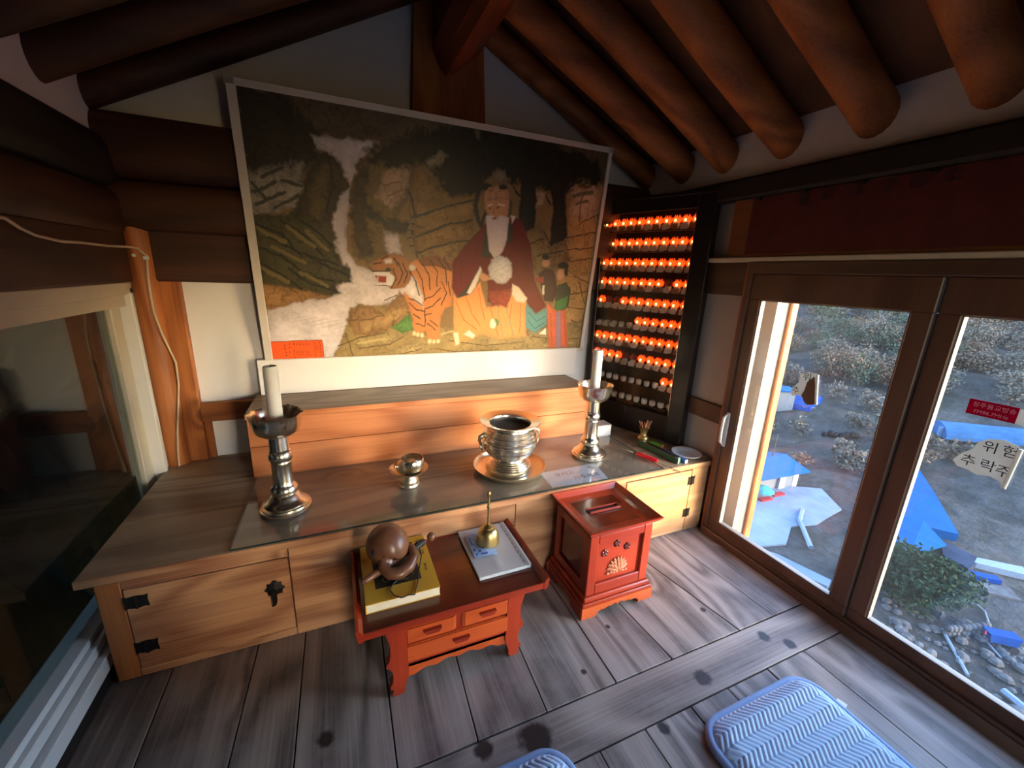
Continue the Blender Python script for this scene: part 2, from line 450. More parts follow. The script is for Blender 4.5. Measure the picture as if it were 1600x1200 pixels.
# boards of the outside window reveal, seen through the pane
mk('reveal_board', B().box(2.925, 2.955, -.13, .04, -.3, 1.7), M['pvc_cream'], wr)
mk('reveal_board', B().box(2.955, 3.035, -.118, .04, -.3, 1.7), M['greyboard'], wr)
mk('reveal_post', B().box(3.035, 3.09, -.135, .04, -.3, 1.7, .006), M['pine_z'], wr)

# sliding windows of the right wall
def sliding_window(name, y_left, y_right):
    w = empty(name, (2.85, (y_left + y_right) / 2, 0), kind='structure')
    ya, yb = y_right, y_left
    mk('frame_head', B().box(2.785, 2.93, ya, yb, 1.50, 1.556, .004), M['winframe_y'], w)
    mk('frame_sill', B().box(2.775, 2.94, ya, yb, -.02, .04, .006), M['winframe_y'], w)
    mk('frame_rail', B().box(2.795, 2.815, ya, yb, .04, .055, .002), M['winframe_y'], w)
    mk('frame_jamb', B().box(2.79, 2.93, yb - .03, yb, .03, 1.51, .003), M['winframe'], w)
    mk('frame_jamb', B().box(2.79, 2.93, ya, ya + .03, .03, 1.51, .003), M['winframe'], w)
    mid = yb - (yb - ya) * .5
    def sash(y1, y0, x0, x1):
        s = mk('sash', B().box(x0, x1, y0, y1, .042, .102, .004).box(x0, x1, y0, y1, 1.372, 1.50, .004)
               .box(x0, x1, y0, y0 + .066, .10, 1.375, .004).box(x0, x1, y1 - .066, y1, .10, 1.375, .004), M['winframe'], w)
        xm = (x0 + x1) / 2
        mk('pane', B().box(xm - .002, xm + .002, y0 + .062, y1 - .062, .098, 1.376), M['pane'], s)
        g = B()
        for (a, bb, c, d) in ((y0 + .064, y0 + .071, .10, 1.374), (y1 - .071, y1 - .064, .10, 1.374), (y0 + .066, y1 - .066, .10, .106), (y0 + .066, y1 - .066, 1.368, 1.374)):
            g.box(x0 + .006, x1 - .004, a, bb, c, d)
        mk('gasket', g, M['gasket_grey'], s)
        return s
    s1 = sash(yb - .025, mid - .012, 2.80, 2.838)
    sash(mid + .058, ya + .025, 2.85, 2.888) if False else sash(mid - .014, ya + .025, 2.815, 2.853)
    return w, s1
w1, s1 = sliding_window('window_1', -.03, -1.52)
hd = B().tube([(2.795, -.060, .745), (2.775, -.060, .73), (2.772, -.060, .66), (2.775, -.060, .59), (2.795, -.060, .575)], [.007, .009, .009, .009, .007], 8)
hd.box(2.792, 2.802, -.078, -.042, .56, .76, .003)
mk('handle', hd, M['pvc'], s1, smooth=True)
mk('plaster', B().box(2.84, 2.97, -2.8, -1.60, -.1, 1.6), M['plaster_grey'], wr)

# ------------------------------------------------------------------ left wall
wl = empty('wall_left', (0, -.5, 0), kind='structure')
mk('plaster', B().box(-.12, -.02, -2.8, 1.04, 1.9, 2.6), M['plaster'], wl)
def ylog(zc, hz, xc, hx, y0, y1, n=18):
    b = B(); pts = []
    for i in range(n):
        a = 2 * math.pi * i / n; f = lambda t: math.copysign(abs(t) ** .7, t)
        pts.append((xc + hx * f(math.cos(a)), zc + hz * f(math.sin(a))))
    b.prism(pts, (0, y0, 0), (1, 0, 0), (0, 0, 1), (0, y1 - y0, 0)); return b
mk('log', ylog(1.845, .105, -.05, .08, -2.8, .95), M['soot_y'], wl, smooth=50)
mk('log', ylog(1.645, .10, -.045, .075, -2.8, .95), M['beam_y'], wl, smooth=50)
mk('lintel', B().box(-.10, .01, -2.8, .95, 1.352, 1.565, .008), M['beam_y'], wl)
mk('sill_board', B().box(-.12, .022, -2.8, .95, -.05, .055, .006), M['soot_y'], wl)
w2 = empty('window_2', (-.04, -.5, 0), kind='structure')
mk('frame_head', B().box(-.10, .0, -2.6, .86, 1.30, 1.352, .003), M['pvc_cream'], w2)
mk('frame_head', B().box(-.10, -.012, -2.6, .86, 1.25, 1.30, .003), M['pvc_cream'], w2)
mk('frame_jamb', B().box(-.10, .012, .865, .895, .05, 1.352, .003), M['pvc'], w2)
mk('frame_jamb', B().box(-.10, .0, .83, .86, .05, 1.33, .003), M['pvc'], w2)
mk('frame_jamb', B().box(-.10, .012, .80, .825, .05, 1.31, .003), M['pvc'], w2)
mk('frame_sill', B().box(-.10, .028, -2.6, .86, .055, .115, .004), M['pvc'], w2)
mk('frame_sill', B().box(-.10, .005, -2.6, .86, .12, .158, .004), M['pvc'], w2)
mk('frame_sill', B().box(-.10, -.012, -2.6, .86, .16, .185, .003), M['pvc'], w2)
sl = mk('sash', B().box(-.075, -.035, .715, .80, .185, 1.25, .004).box(-.075, -.035, -1.2, -1.1, .185, 1.25, .004), M['pvc_cream'], w2)
mk('pane', B().box(-.058, -.054, -1.11, .72, .18, 1.255), M['pane_dark'], sl)
mk('sash', B().box(-.075, -.035, -2.6, -2.5, .185, 1.25, .004).box(-.075, -.035, -1.3, -1.2, .185, 1.25, .004), M['pvc_cream'], w2)
mk('pane', B().box(-.058, -.054, -2.5, -1.3, .18, 1.255), M['pane_dark'], w2)
mk('plaster', B().box(-.12, -.02, -2.8, -2.6, 0, 1.4), M['plaster'], wl)
mk('plaster', B().box(-.12, -.10, .86, 1.04, 0, 1.4), M['plaster'], wl)
# dark rock face added outside the left window as backing for its panes
def backing_cliff(u, v):
    y = -4 + 8 * u; z = -2 + 7 * v
    d = .16 * math.sin(3.1 * y + 1.3 * z) + .12 * math.sin(5.3 * z - 2.2 * y) + .08 * math.sin(9 * y + 4 * z) + random.uniform(-.03, .03)
    return (-.75 + d - .05 * z, y, z)
mk('backing_cliff', B().grid(60, 50, backing_cliff), M['rock_dark'], kind='structure')

# wall behind the photographer
wf = empty('wall_front', (1.4, -2.75, 0), kind='structure')
DX0, DX1, DZ = 1.50, 2.32, 1.75
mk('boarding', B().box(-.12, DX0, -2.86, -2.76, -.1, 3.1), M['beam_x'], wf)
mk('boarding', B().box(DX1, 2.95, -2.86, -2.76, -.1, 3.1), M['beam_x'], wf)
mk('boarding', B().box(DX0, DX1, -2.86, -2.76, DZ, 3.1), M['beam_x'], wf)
dr = empty('door_1', (DX0, -2.8, 0), kind='structure')
mk('door_frame', B().box(DX0, DX0 + .05, -2.88, -2.74, 0, DZ, .004).box(DX1 - .05, DX1, -2.88, -2.74, 0, DZ, .004).box(DX0, DX1, -2.88, -2.74, DZ - .05, DZ, .004), M['winframe'], dr)
mk('porch_wall', B().box(2.90, 3.0, -5.2, -2.86, -.2, 2.3), M['beam_y'], kind='structure')  # added out of view to keep the sun out of the doorway
mk('porch_roof', B().box(-.5, 3.1, -4.6, -2.86, 1.95, 2.05), M['roofboard'], kind='structure')  # added out of view to cut the high sky at the doorway
mk('porch', B().box(-.5, 3.6, -5.0, -2.86, -.2, -.04), M['plank'], kind='structure')

# ------------------------------------------------------------------ roof
ce = empty('ceiling', (1.45, -.9, 2.8), kind='structure')
RZ = lambda x: 2.105 + .50 * (2.83 - x)
LZ = lambda x: 2.11 + .52 * x
b = B(); b.prism([(1.45, RZ(1.45) + .08), (3.25, RZ(3.25) + .08), (3.25, RZ(3.25) + .14), (1.45, RZ(1.45) + .2)], (0, -3.0, 0), (1, 0, 0), (0, 0, 1), (0, 4.3, 0))
mk('roof_slope', b, M['roofboard'], ce)
b = B(); b.prism([(1.46, LZ(1.46) + .08), (-1.0, LZ(-1.0) + .08), (-1.0, LZ(-1.0) + .14), (1.46, LZ(1.46) + .2)], (0, -3.0, 0), (1, 0, 0), (0, 0, 1), (0, 4.3, 0))
mk('roof_slope', b, M['roofboard'], ce)
mk('ridge_beam', B().prism([(1.385, 2.56), (1.42, 2.48), (1.455, 2.44), (1.50, 2.46), (1.64, 2.58), (1.66, 2.62), (1.64, 2.85), (1.40, 2.85)], (0, .95, 0), (1, 0, 0), (0, 0, 1), (0, -3.75, 0)), M['redwood_y'], ce)
ys = [.865, .545, .245, -.085, -.43, -.76, -1.10, -1.45, -1.80, -2.15, -2.5]
for i, y in enumerate(ys):
    for side in (0, 1):
        n = 14; rr = random.uniform(.068, .082) if i else .062
        pts, rad = [], []
        for k in range(n):
            x = (1.50 + k / (n - 1) * 1.45) if side == 0 else (1.40 - k / (n - 1) * 1.5)
            z = RZ(x) if side == 0 else LZ(x)
            pts.append((x, y + .006 * math.sin(k * .45 + i), z + .003 * math.sin(k * .6 + 2 * i))); rad.append(rr * (1 + .02 * math.sin(k * .7 + i)))
        mk('rafter', B().tube(pts, rad, 18), M['log_x'] if side == 0 else M['beam_x'], ce, smooth=50)  # left rafters take the darker wood to imitate the unlit side

# ------------------------------------------------------------------ object materials
M['lacquer'] = wood('red_lacquer', (178, 62, 30), (138, 40, 20), 'X', .32, ring=5, coat=.35)
M['lacquer_z'] = wood('red_lacquer_upright', (178, 62, 30), (140, 42, 20), 'Z', .32, ring=5, coat=.35)
M['lacquer_dark'] = wood('dark_red_lacquer', (112, 38, 24), (82, 26, 17), 'X', .22, ring=5, coat=.5)
M['lacquer_orange'] = wood('orange_lacquer', (222, 104, 46), (188, 78, 32), 'X', .35, ring=5, coat=.3)
M['carving'] = plain('pale_carved_wood', (186, 110, 78), .5, var=.15, vscale=40)
M['iron'] = plain('black_iron', (34, 30, 28), .45, metal=.6, var=.25, vscale=60)
M['nickel'] = metal('nickel_brass', (240, 233, 216), .24)
M['nickel_dull'] = metal('dull_nickel_brass', (226, 214, 188), .34)
M['brass'] = metal('aged_brass', (188, 166, 112), .38)
M['wax'] = plain('white_wax', (226, 222, 218), .45, var=.02, sss=.3)
M['wick'] = plain('burnt_wick', (40, 34, 30), .9)
M['ash'] = plain('incense_ash', (52, 48, 46), .95, var=.3, vscale=60, bstr=.6)
M['sheet_glass'] = glass_mat('sheet_glass', (.985, .99, .985, 1), dust=.07, veilcol=(205, 200, 186), ior=1.5, dull=True)  # pale film imitates the greyish reflection on the sheet
M['glass_edge'] = plain('glass_edge', (30, 44, 38), .15)
M['paper'] = plain('white_paper', (222, 220, 218), .8, var=.02)
M['paper_grey'] = plain('greyish_paper', (198, 190, 184), .75, var=.05, vscale=6)
M['note'] = plain('bluish_note_paper', (196, 206, 222), .7, var=.02)
M['ink'] = plain('black_ink', (24, 22, 24), .6)
M['bookyellow'] = plain('yellow_cover', (214, 160, 50), .38, var=.05)
M['bookpages'] = plain('page_block', (226, 216, 190), .8, var=.04, vscale=60)
M['bookdark'] = plain('dark_cover_picture', (52, 50, 38), .4, var=.6, vscale=22)
M['bookpale'] = plain('pale_cover_motif', (140, 128, 88), .4, var=.5, vscale=40)
M['turned'] = wood('brown_turned_wood', (132, 88, 62), (98, 62, 44), 'Z', .38, ring=4, coat=.15)
M['cord'] = plain('black_cord', (32, 30, 32), .6)
M['white_glaze'] = plain('white_porcelain', (220, 222, 226), .15, var=.01)
M['redplastic'] = plain('red_plastic', (205, 24, 36), .25, var=.04)
M['steel'] = metal('bright_steel', (205, 205, 208), .22)
M['greenbox'] = plain('dark_green_card', (44, 84, 56), .5, var=.15)
M['greenpack'] = plain('bright_green_wrap', (106, 172, 52), .4, var=.15)
M['bluepack'] = plain('blue_wrap', (64, 96, 176), .4, var=.1)
M['mintcard'] = plain('mint_card', (156, 204, 190), .5)
M['orangecard'] = plain('orange_card', (220, 120, 50), .5)
M['sticks'] = plain('incense_stick', (176, 124, 96), .8, var=.15, vscale=60)
M['darkcab'] = wood('dark_cabinet_wood', (30, 20, 16), (18, 12, 10), 'Z', .4, ring=5, coat=.1)
M['shelfwood'] = wood('cabinet_shelf_wood', (72, 42, 28), (50, 28, 20), 'X', .5, ring=5)
M['cupwhite'] = plain('white_lamp_cup', (210, 204, 196), .35, var=.03)
M['card'] = plain('name_card', (208, 192, 184), .8, var=.05)
M['card_brown'] = plain('brown_name_card', (150, 110, 84), .8, var=.08)
M['shade'] = glow('lit_orange_petals', (255, 72, 18), 1.5, (230, 90, 40))
M['shade_off'] = plain('unlit_orange_petals', (190, 70, 40), .4)
M['bulb'] = glow('lamp_bulb', (255, 178, 92), 9.0)
M['cabglass'] = glass_mat('cabinet_glass', (.92, .92, .9, 1), dust=0, ior=1.3)
M['cushion'] = plain('blue_grey_cushion', (182, 202, 224), .85, var=.03, vscale=20)
M['cushion_edge'] = plain('blue_cushion_border', (140, 164, 200), .85, var=.04, vscale=20)
M['cable'] = plain('cream_cable', (206, 186, 158), .5)
M['bannercloth'] = plain('dark_red_cloth', (84, 24, 17), .85, var=.12, vscale=12)
M['frame_white'] = plain('white_picture_frame', (206, 200, 194), .4, var=.03)

HA = .4386
# ------------------------------------------------------------------ altar bench
al = empty('altar_bench', (1.42, .45, 0), 'long low pine altar bench with iron hinged doors, along the back wall', 'altar')
mk('carcass', B().box(.06, 2.79, .03, .935, .002, .405), M['pine'], al)
for k, (a, bb) in enumerate(((0, .335), (.3365, .62), (.6215, .938))):
    mk('top_board', B().box(0, 2.84, a, bb, HA - .03, HA, .003), M['pine_top'] if k else M['pine_top'], al)
mk('top_edge', B().box(0.0005, 2.8395, -.003, .004, HA - .03, HA - .0005, .001), M['pine'], al)
mk('stile', B().box(.045, .112, .0, .035, .002, .4075, .003), M['pine_z'], al)
mk('stile', B().box(2.674, 2.80, .0, .035, .002, .4075, .003), M['pine_pale'], al)
mk('side_board', B().box(.042, .06, .035, .935, .002, .4075, .002), M['pine_z'], al)
mk('side_board', B().box(2.785, 2.80, .035, .935, .002, .4075, .002), M['pine'], al)
mk('rail', B().box(.112, .61, .002, .035, .372, .4075, .002), M['pine'], al)
mk('rail', B().box(.112, .61, .002, .035, .002, .036, .002), M['pine'], al)
mk('front_board', B().box(.612, 1.56, .0, .035, .002, .4075, .0025), M['pine'], al)
mk('front_board', B().box(1.5625, 2.205, .0, .035, .002, .4075, .0025), M['pine'], al)
d1 = mk('door', B().box(.115, .608, .0, .034, .039, .369, .002), M['pine'], al)
d2 = mk('door', B().box(2.21, 2.671, .0, .034, .022, .398, .002), M['pine_pale'], al)
mk('rail', B().box(2.207, 2.674, .002, .035, .002, .019, .002), M['pine_pale'], al)
def hinge(x, z, d, w=.034, h=.05):
    b = B()
    for sx in (-1, 1):
        b.prism([(sx * .003, -h / 2), (sx * w * .7, -h * .42), (sx * w, -h * .5), (sx * w * .93, 0), (sx * w, h * .5), (sx * w * .7, h * .42), (sx * .003, h / 2)], (x, -.0005, z), (1, 0, 0), (0, 0, 1), (0, -.003, 0))
    b.cyl((x, -.004, z - h * .5), (x, -.004, z + h * .5), .004, n=8)
    for sx in (-1, 1):
        for sz in (-.3, .3): b.sphere((x + sx * w * .55, -.0035, z + sz * h), .0035, 8, 5)
    mk('hinge', b, M['iron'], d)
hinge(.145, .318, d1); hinge(.145, .128, d1); hinge(2.675, .335, d2, .024, .055); hinge(2.675, .125, d2, .024, .055)
b = B().lathe([(0, 0), (.030, 0), (.031, .004), (.016, .009), (.0, .014)], (.553, -.0005, .246), 24, (0, -1, 0), wav=lambda r, z, a: (r * (1 + .16 * math.cos(8 * a)), z))
b.tube([(.549, -.013, .246), (.551, -.020, .232), (.552, -.020, .205), (.549, -.017, .186), (.541, -.016, .180)], [.008, .009, .009, .007, .004], 8)
mk('ring_pull', b, M['iron'], d1, smooth=True)
b = B().lathe([(0, 0), (.009, 0), (.008, .006), (0, .009)], (.553, -.004, .275), 10, (0, -1, 0))
mk('keyhole_plate', b, M['iron'], d1)

# raised step along the wall
st = empty('altar_step', (1.36, .76, HA), 'raised pine step at the back of the altar bench', 'altar step')
mk('end_board', B().box(.418, .44, .61, .938, HA + .001, .741, .002), M['pine_z'], st)
mk('end_board', B().box(2.30, 2.322, .61, .938, HA + .001, .741, .002), M['pine_z'], st)
mk('front_board', B().box(.418, 2.322, .589, .61, HA + .001, .598, .002), M['step_pine'], st)
mk('front_board', B().box(.418, 2.322, .589, .61, .6005, .741, .002), M['step_pine'], st)
mk('top_board', B().box(.414, 2.326, .586, .938, .742, .771, .004), M['pine_top'], st)
mk('top_nosing', B().box(.4145, 2.3255, .5835, .5875, .743, .7695, .001), M['step_pine'], st)

# sheet of glass on the bench
GZ = HA + .0085
gs = empty('glass_sheet', (1.44, .29, HA), 'large clear glass sheet lying on the altar bench', 'glass sheet')
mk('pane', B().box(.432, 2.452, .006, .583, HA + .0025, GZ), M['sheet_glass'], gs)
mk('edge', B().box(.432, 2.452, .0035, .0058, HA + .0025, GZ - .0005).box(.4295, .4318, .0035, .583, HA + .0025, GZ - .0005).box(2.4522, 2.4545, .0035, .583, HA + .0025, GZ - .0005), M['glass_edge'], gs)
# note under the glass
no = mk('paper_note', B().prism([(1.776, .184), (2.126, .192), (2.092, .012), (1.770, .028)], (0, 0, HA + .0006), (1, 0, 0), (0, 1, 0), (0, 0, .0006)), M['note'], org=(1.94, .1, HA), label='pale blue handwritten paper note under the altar glass', cat='note')
def notetext(t, x, y, s): mk('handwriting', text_bm(t, s, frame((x, y, HA + .0014), (1, .02, 0), (-.02, 1, 0)), .0001), M['ink'], no)
notetext('오시고', 1.90, .135, .042); notetext('을', 2.075, .155, .042); notetext('켜주세요', 2.00, .075, .044)

# ------------------------------------------------------------------ candlesticks and candles
def petal(r, z, a):
    return r, z
def candlestick(x, y, where):
    e = empty('candlestick', (x, y, GZ), 'polished nickel brass candlestick with scalloped drip dish, ' + where, 'candlestick', 'candlesticks on the altar')
    z = GZ
    P = [(0, 0), (.093, 0), (.0985, .003), (.0985, .013), (.092, .016), (.0935, .019), (.0925, .024), (.083, .028), (.0845, .032), (.080, .037), (.069, .043), (.061, .052), (.0555, .064), (.050, .070), (.0475, .073),
         (.0505, .077), (.0535, .088), (.0515, .102), (.045, .110), (.041, .116), (.0385, .125), (.038, .21), (.040, .216), (.0385, .222), (.0435, .229), (.0455, .242), (.044, .254), (.0395, .262), (.0405, .268), (.0375, .272), (.037, .336)]
    mk('stem', B().lathe(P, (x, y, z), 48), M['nickel'], e, smooth=32)
    def wav(r, zz, a):
        k = max(0, (zz - .375) / .05)
        return r * (1 + .025 * k * abs(math.cos(4 * a))), zz + .006 * k * (1 - abs(math.cos(4 * a))) ** 2
    D = [(0, .335), (.036, .335), (.06, .338), (.078, .352), (.087, .375), (.092, .40), (.096, .424), (.0985, .428), (.094, .422), (.089, .40), (.082, .376), (.072, .360), (.05, .350), (0, .348)]
    mk('drip_dish', B().lathe(D, (x, y, z), 64, wav=wav), M['nickel'], e, smooth=40)
    return e
def candle(x, y, where, mark=False):
    z = GZ + .3485
    P = [(0, 0), (.0268, 0), (.0268, .255), (.0262, .268), (.0235, .274), (.021, .272), (.012, .266), (0, .265)]
    c = mk('candle', B().lathe(P, (x, y, z), 32), M['wax'], smooth=40, org=(x, y, z), label='thick white wax candle ' + where, cat='candle', group='candles on the altar')
    mk('wick', B().tube([(x, y, z + .263), (x + .001, y, z + .276), (x + .003, y, z + .281)], .0016, 6), M['wick'], c)
    return c
candlestick(.590, .245, 'left end of the altar glass'); candlestick(2.148, .285, 'right of the incense burner')
cl = candle(.590, .245, 'in the left candlestick'); candle(2.148, .285, 'in the right candlestick')
b = B()
for i, (w, zz) in enumerate(((.010, .07), (.008, .06), (.010, .05), (.006, .042), (.009, .034))):
    for s in range(4):
        a0 = -1.75 + (s - 2) * w * 9; a1 = a0 + w * 7
        b.quad(*[(.590 + .0271 * math.cos(a), .245 + .0271 * math.sin(a), GZ + .3485 + q) for a, q in ((a0, zz), (a1, zz), (a1, zz + .0045), (a0, zz + .0045))])
mk('printed_mark', b, plain('grey_print', (150, 146, 146), .6), cl)

# ------------------------------------------------------------------ incense burner on its tray
tr = mk('burner_tray', B().lathe([(0, 0), (.15, 0), (.168, .004), (.182, .018), (.187, .030), (.192, .032), (.190, .026), (.180, .012), (.166, .007), (.128, .006), (.124, .009), (.120, .006), (0, .006)], (1.640, .272, GZ), 64),
        M['nickel_dull'], smooth=35, org=(1.640, .272, GZ), label='round shallow brass tray under the incense burner', cat='tray')
bz = GZ + .0065
bu = empty('incense_burner', (1.630, .262, bz), 'large ribbed nickel brass incense burner with flared rim, centre of the altar glass', 'incense burner')
prof = [(0, 0), (.112, 0), (.118, .004), (.118, .022), (.116, .027)]
for i in range(5):
    z0 = .03 + i * .0075; r = .116 - .0045 * i - .001 * i * i
    prof += [(r, z0), (r + .0015, z0 + .003), (r - .001, z0 + .0065)]
bp_ = [(.072, .0765), (.080, .087), (.092, .106), (.106, .121), (.122, .132), (.142, .140), (.162, .1430), (.182, .1425), (.202, .138), (.216, .131), (.228, .123), (.236, .117)]
prof += [(.079, .066)]
for i in range(22):
    zz = .072 + i * (.236 - .072) / 22
    for (za, ra), (zb, rb_) in zip(bp_, bp_[1:]):
        if za <= zz < zb: r = ra + (rb_ - ra) * (zz - za) / (zb - za)
    g_ = .0016 if i % 2 else 0
    prof += [(r + g_, zz), (r + g_, zz + .005)]
prof += [(.114, .238), (.112, .246), (.122, .254), (.140, .260), (.154, .268), (.157, .271), (.156, .275), (.140, .271), (.120, .266), (.108, .262), (.104, .25), (.108, .225)]
mk('bowl', B().lathe(prof, (1.630, .262, bz), 64), M['nickel'], bu, smooth=30)
mk('ash', B().lathe([(.109, .228), (.08, .231), (.03, .233), (0, .233)], (1.630, .262, bz), 40), M['ash'], bu, smooth=True)
mk('inner_wall', B().lathe([(.1045, .252), (.109, .226)], (1.630, .262, bz), 40), M['nickel_dull'], bu, smooth=True)
for s in (-1, 1):
    x0 = 1.630 + s * .132; z0 = bz + .19
    b = B().tube([(x0 - s * .008, .262, z0 + .012), (x0 + s * .012, .262, z0 + .02), (x0 + s * .030, .262, z0 + .012), (x0 + s * .034, .262, z0 - .01), (x0 + s * .024, .262, z0 - .028), (x0 + s * .008, .262, z0 - .024)], [.012, .013, .011, .009, .007, .004], 10)
    b.sphere((x0 + s * .014, .252, z0 + .022), .006, 8, 6).sphere((x0 + s * .014, .272, z0 + .022), .006, 8, 6)
    mk('lion_handle', b, M['nickel_dull'], bu, smooth=True)
    pts = [(x0 + s * (.022 + .006 * math.cos(t)), .262 + .02 * math.sin(t), z0 - .045 + .024 * math.cos(t)) for t in [i * 2 * math.pi / 14 for i in range(14)]]
    mk('ring', B().tube(pts, .004, 8, True), M['nickel_dull'], bu, smooth=True)

# ------------------------------------------------------------------ offering cup on its stand
sx, sy = 1.114, .275
stn = mk('cup_stand', B().lathe([(0, 0), (.046, 0), (.048, .004), (.045, .012), (.0455, .014), (.043, .024), (.0435, .026), (.040, .036), (.037, .040), (.033, .052), (.030, .056), (.034, .060), (.060, .066), (.080, .076), (.090, .088), (.0915, .090), (.088, .087), (.076, .077), (.055, .070), (0, .068)], (sx, sy, GZ), 48),
         M['nickel_dull'], smooth=32, org=(sx, sy, GZ), label='footed brass dish holding a small cup on the altar glass', cat='cup stand')
cx, cy, cz = sx + .014, sy - .008, GZ + .0685
mk('offering_cup', B().lathe([(0, 0), (.036, 0), (.040, .003), (.051, .018), (.056, .038), (.057, .052), (.054, .070), (.0525, .072), (.051, .070), (.054, .052), (.052, .036), (.046, .018), (.03, .006), (0, .005)], (cx, cy, cz), 40),
   M['nickel'], smooth=40, org=(cx, cy, cz), label='polished round offering cup standing in the footed dish', cat='cup')
lid = mk('domed_cover', B().lathe([(.034, 0), (.035, .002), (.030, .012), (.018, .02), (.006, .024), (.004, .030), (.007, .036), (.006, .041), (0, .043)], (sx - .034, sy - .012, GZ + .104), 28, (-.85, -.35, .28)),
         M['nickel_dull'], smooth=40, org=(sx - .05, sy - .012, GZ + .09), label='small domed metal cover with knob leaning against the offering cup', cat='cover')

# ------------------------------------------------------------------ things at the right end of the bench
bx = empty('paper_carton', (2.452, .60, HA), 'small white carton beside the right end of the altar step', 'box')
mk('carton_body', B().box(2.36, 2.466, .51, .60, HA + .0002, HA + .075, .001), M['paper'], bx)
mk('lid_flap', B().box(2.358, 2.468, .508, .602, HA + .0755, HA + .080, .001), M['paper_grey'], bx)
vx, vy = 2.585, .335
va = mk('brass_vase', B().lathe([(0, 0), (.026, 0), (.027, .004), (.020, .012), (.018, .018), (.030, .030), (.034, .042), (.030, .052), (.022, .060), (.021, .075), (.026, .098), (.034, .112), (.035, .113), (.030, .11), (.020, .09), (.016, .065), (0, .06)], (vx, vy, HA), 28, wav=lambda r, z, a: (r * (1 + .06 * max(0, (z - .09) / .02) * math.cos(8 * a)), z)),
        M['brass'], smooth=35, org=(vx, vy, HA), label='little brass vase filled with short incense sticks by the lamp cabinet', cat='vase')
for i in range(14):
    a = i * 2.4; r = .004 + .012 * (i / 14); L = .055 + random.uniform(-.012, .012); tilt = .012 + .020 * (i / 14)
    p0 = (vx + r * .6 * math.cos(a), vy + r * .6 * math.sin(a), HA + .07); p1 = (vx + (r + tilt) * math.cos(a), vy + (r + tilt) * math.sin(a), HA + .09 + L)
    tag(mk('incense_stick', B().cyl(p0, p1, .0026, n=6), M['sticks'], org=p0), 'short burnt incense stick standing in the little brass vase', 'incense stick', 'incense sticks in the brass vase')
# red gas lighter
def along(p0, p1): return (Vector(p1) - Vector(p0))
li = empty('gas_lighter', (2.43, .13, GZ), 'long red gas lighter lying on the altar glass', 'lighter')
A0, A1, A2 = Vector((2.352, .365, GZ + .008)), Vector((2.413, .19, GZ + .012)), Vector((2.462, .064, GZ + .013))
mk('handle', B().tube([A1, A1.lerp(A2, .15), A1.lerp(A2, .5), A1.lerp(A2, .85), A2], [.009, .012, .0125, .012, .008], 12), M['redplastic'], li, smooth=True)
mk('barrel', B().tube([A0, A0.lerp(A1, .5), A1], [.0045, .005, .006], 10), M['steel'], li, smooth=True)
mk('collar', B().tube([A1 + (A1 - A2) * .08, A1 + (A2 - A1) * .04], .0095, 10), M['cord'], li)
tg = (A1.lerp(A2, .22) + Vector((.011, .004, .004)))
mk('trigger', B().sphere(tg, .009, 10, 8, (1, 1.4, .8)), M['redplastic'], li, smooth=True)
# long incense carton, two wraps, skewer
def longbox(name, p0, p1, w, h, mat, zb, **kw):
    p0, p1 = Vector(p0), Vector(p1); d = (p1 - p0); s = Vector((-d.y, d.x, 0)).normalized() * w / 2
    c = (p0 + p1) / 2
    return mk(name, B().obox((c.x, c.y, zb + h / 2), d / 2, s, (0, 0, h / 2), .001), mat, **kw)
ic = empty('incense_carton', (2.585, .18, HA), 'long green incense carton with silver top pointing to the bench edge', 'box')
longbox('carton_body', (2.556, .325, 0), (2.592, .036, 0), .036, .034, M['greenbox'], HA + .0002, parent=ic)
longbox('carton_top', (2.557, .324, 0), (2.5915, .038, 0), .034, .0012, M['steel'], HA + .0345, parent=ic)
longbox('carton_end', (2.5915, .0355, 0), (2.5925, .034, 0), .036, .033, M['mintcard'], HA + .0005, parent=ic)
bp = longbox('incense_pack', (2.611, .19, 0), (2.636, .022, 0), .024, .022, M['bluepack'], HA + .0002, org=(2.62, .1, HA), label='slim blue incense pack between green carton and white plate', cat='box')
longbox('pack_end', (2.636, .0215, 0), (2.6363, .0195, 0), .024, .021, M['white_glaze'], HA + .0006, parent=bp)
gp = longbox('incense_pack', (2.622, .315, 0), (2.658, .245, 0), .03, .02, M['greenpack'], HA + .0002, org=(2.64, .28, HA), label='short bright green incense pack behind the white plate', cat='box')
longbox('pack_end', (2.6583, .244, 0), (2.6623, .236, 0), .03, .019, M['orangecard'], HA + .0006, parent=gp)
sk = mk('metal_skewer', B().tube([(2.435, .20, GZ + .004), (2.463, .05, GZ + .006), (2.474, -.004, GZ + .006)], .0022, 6)
        .tube([(2.482 + .011 * math.sin(t) * (1 - .1 * t), -.030 + .020 * math.cos(t), GZ + .006) for t in [i * 2 * math.pi / 12 for i in range(12)]], .0024, 6, True)
        .tube([(2.492 + .008 * math.sin(t), -.060 + .012 * math.cos(t), GZ + .005) for t in [i * 2 * math.pi / 10 for i in range(10)]], .0022, 6, True),
        M['steel'], smooth=True, org=(2.463, .05, GZ), label='thin metal skewer with twisted loop end over the bench edge', cat='skewer')
mk('white_plate', B().lathe([(0, 0), (.046, 0), (.049, .002), (.058, .008), (.080, .015), (.0855, .0165), (.0845, .0185), (.078, .0175), (.056, .0105), (.050, .006), (.047, .0045), (0, .004)], (2.728, .112, HA + .0003), 48),
   M['white_glaze'], smooth=30, org=(2.728, .112, HA), label='white porcelain plate on the right corner of the bench', cat='plate')

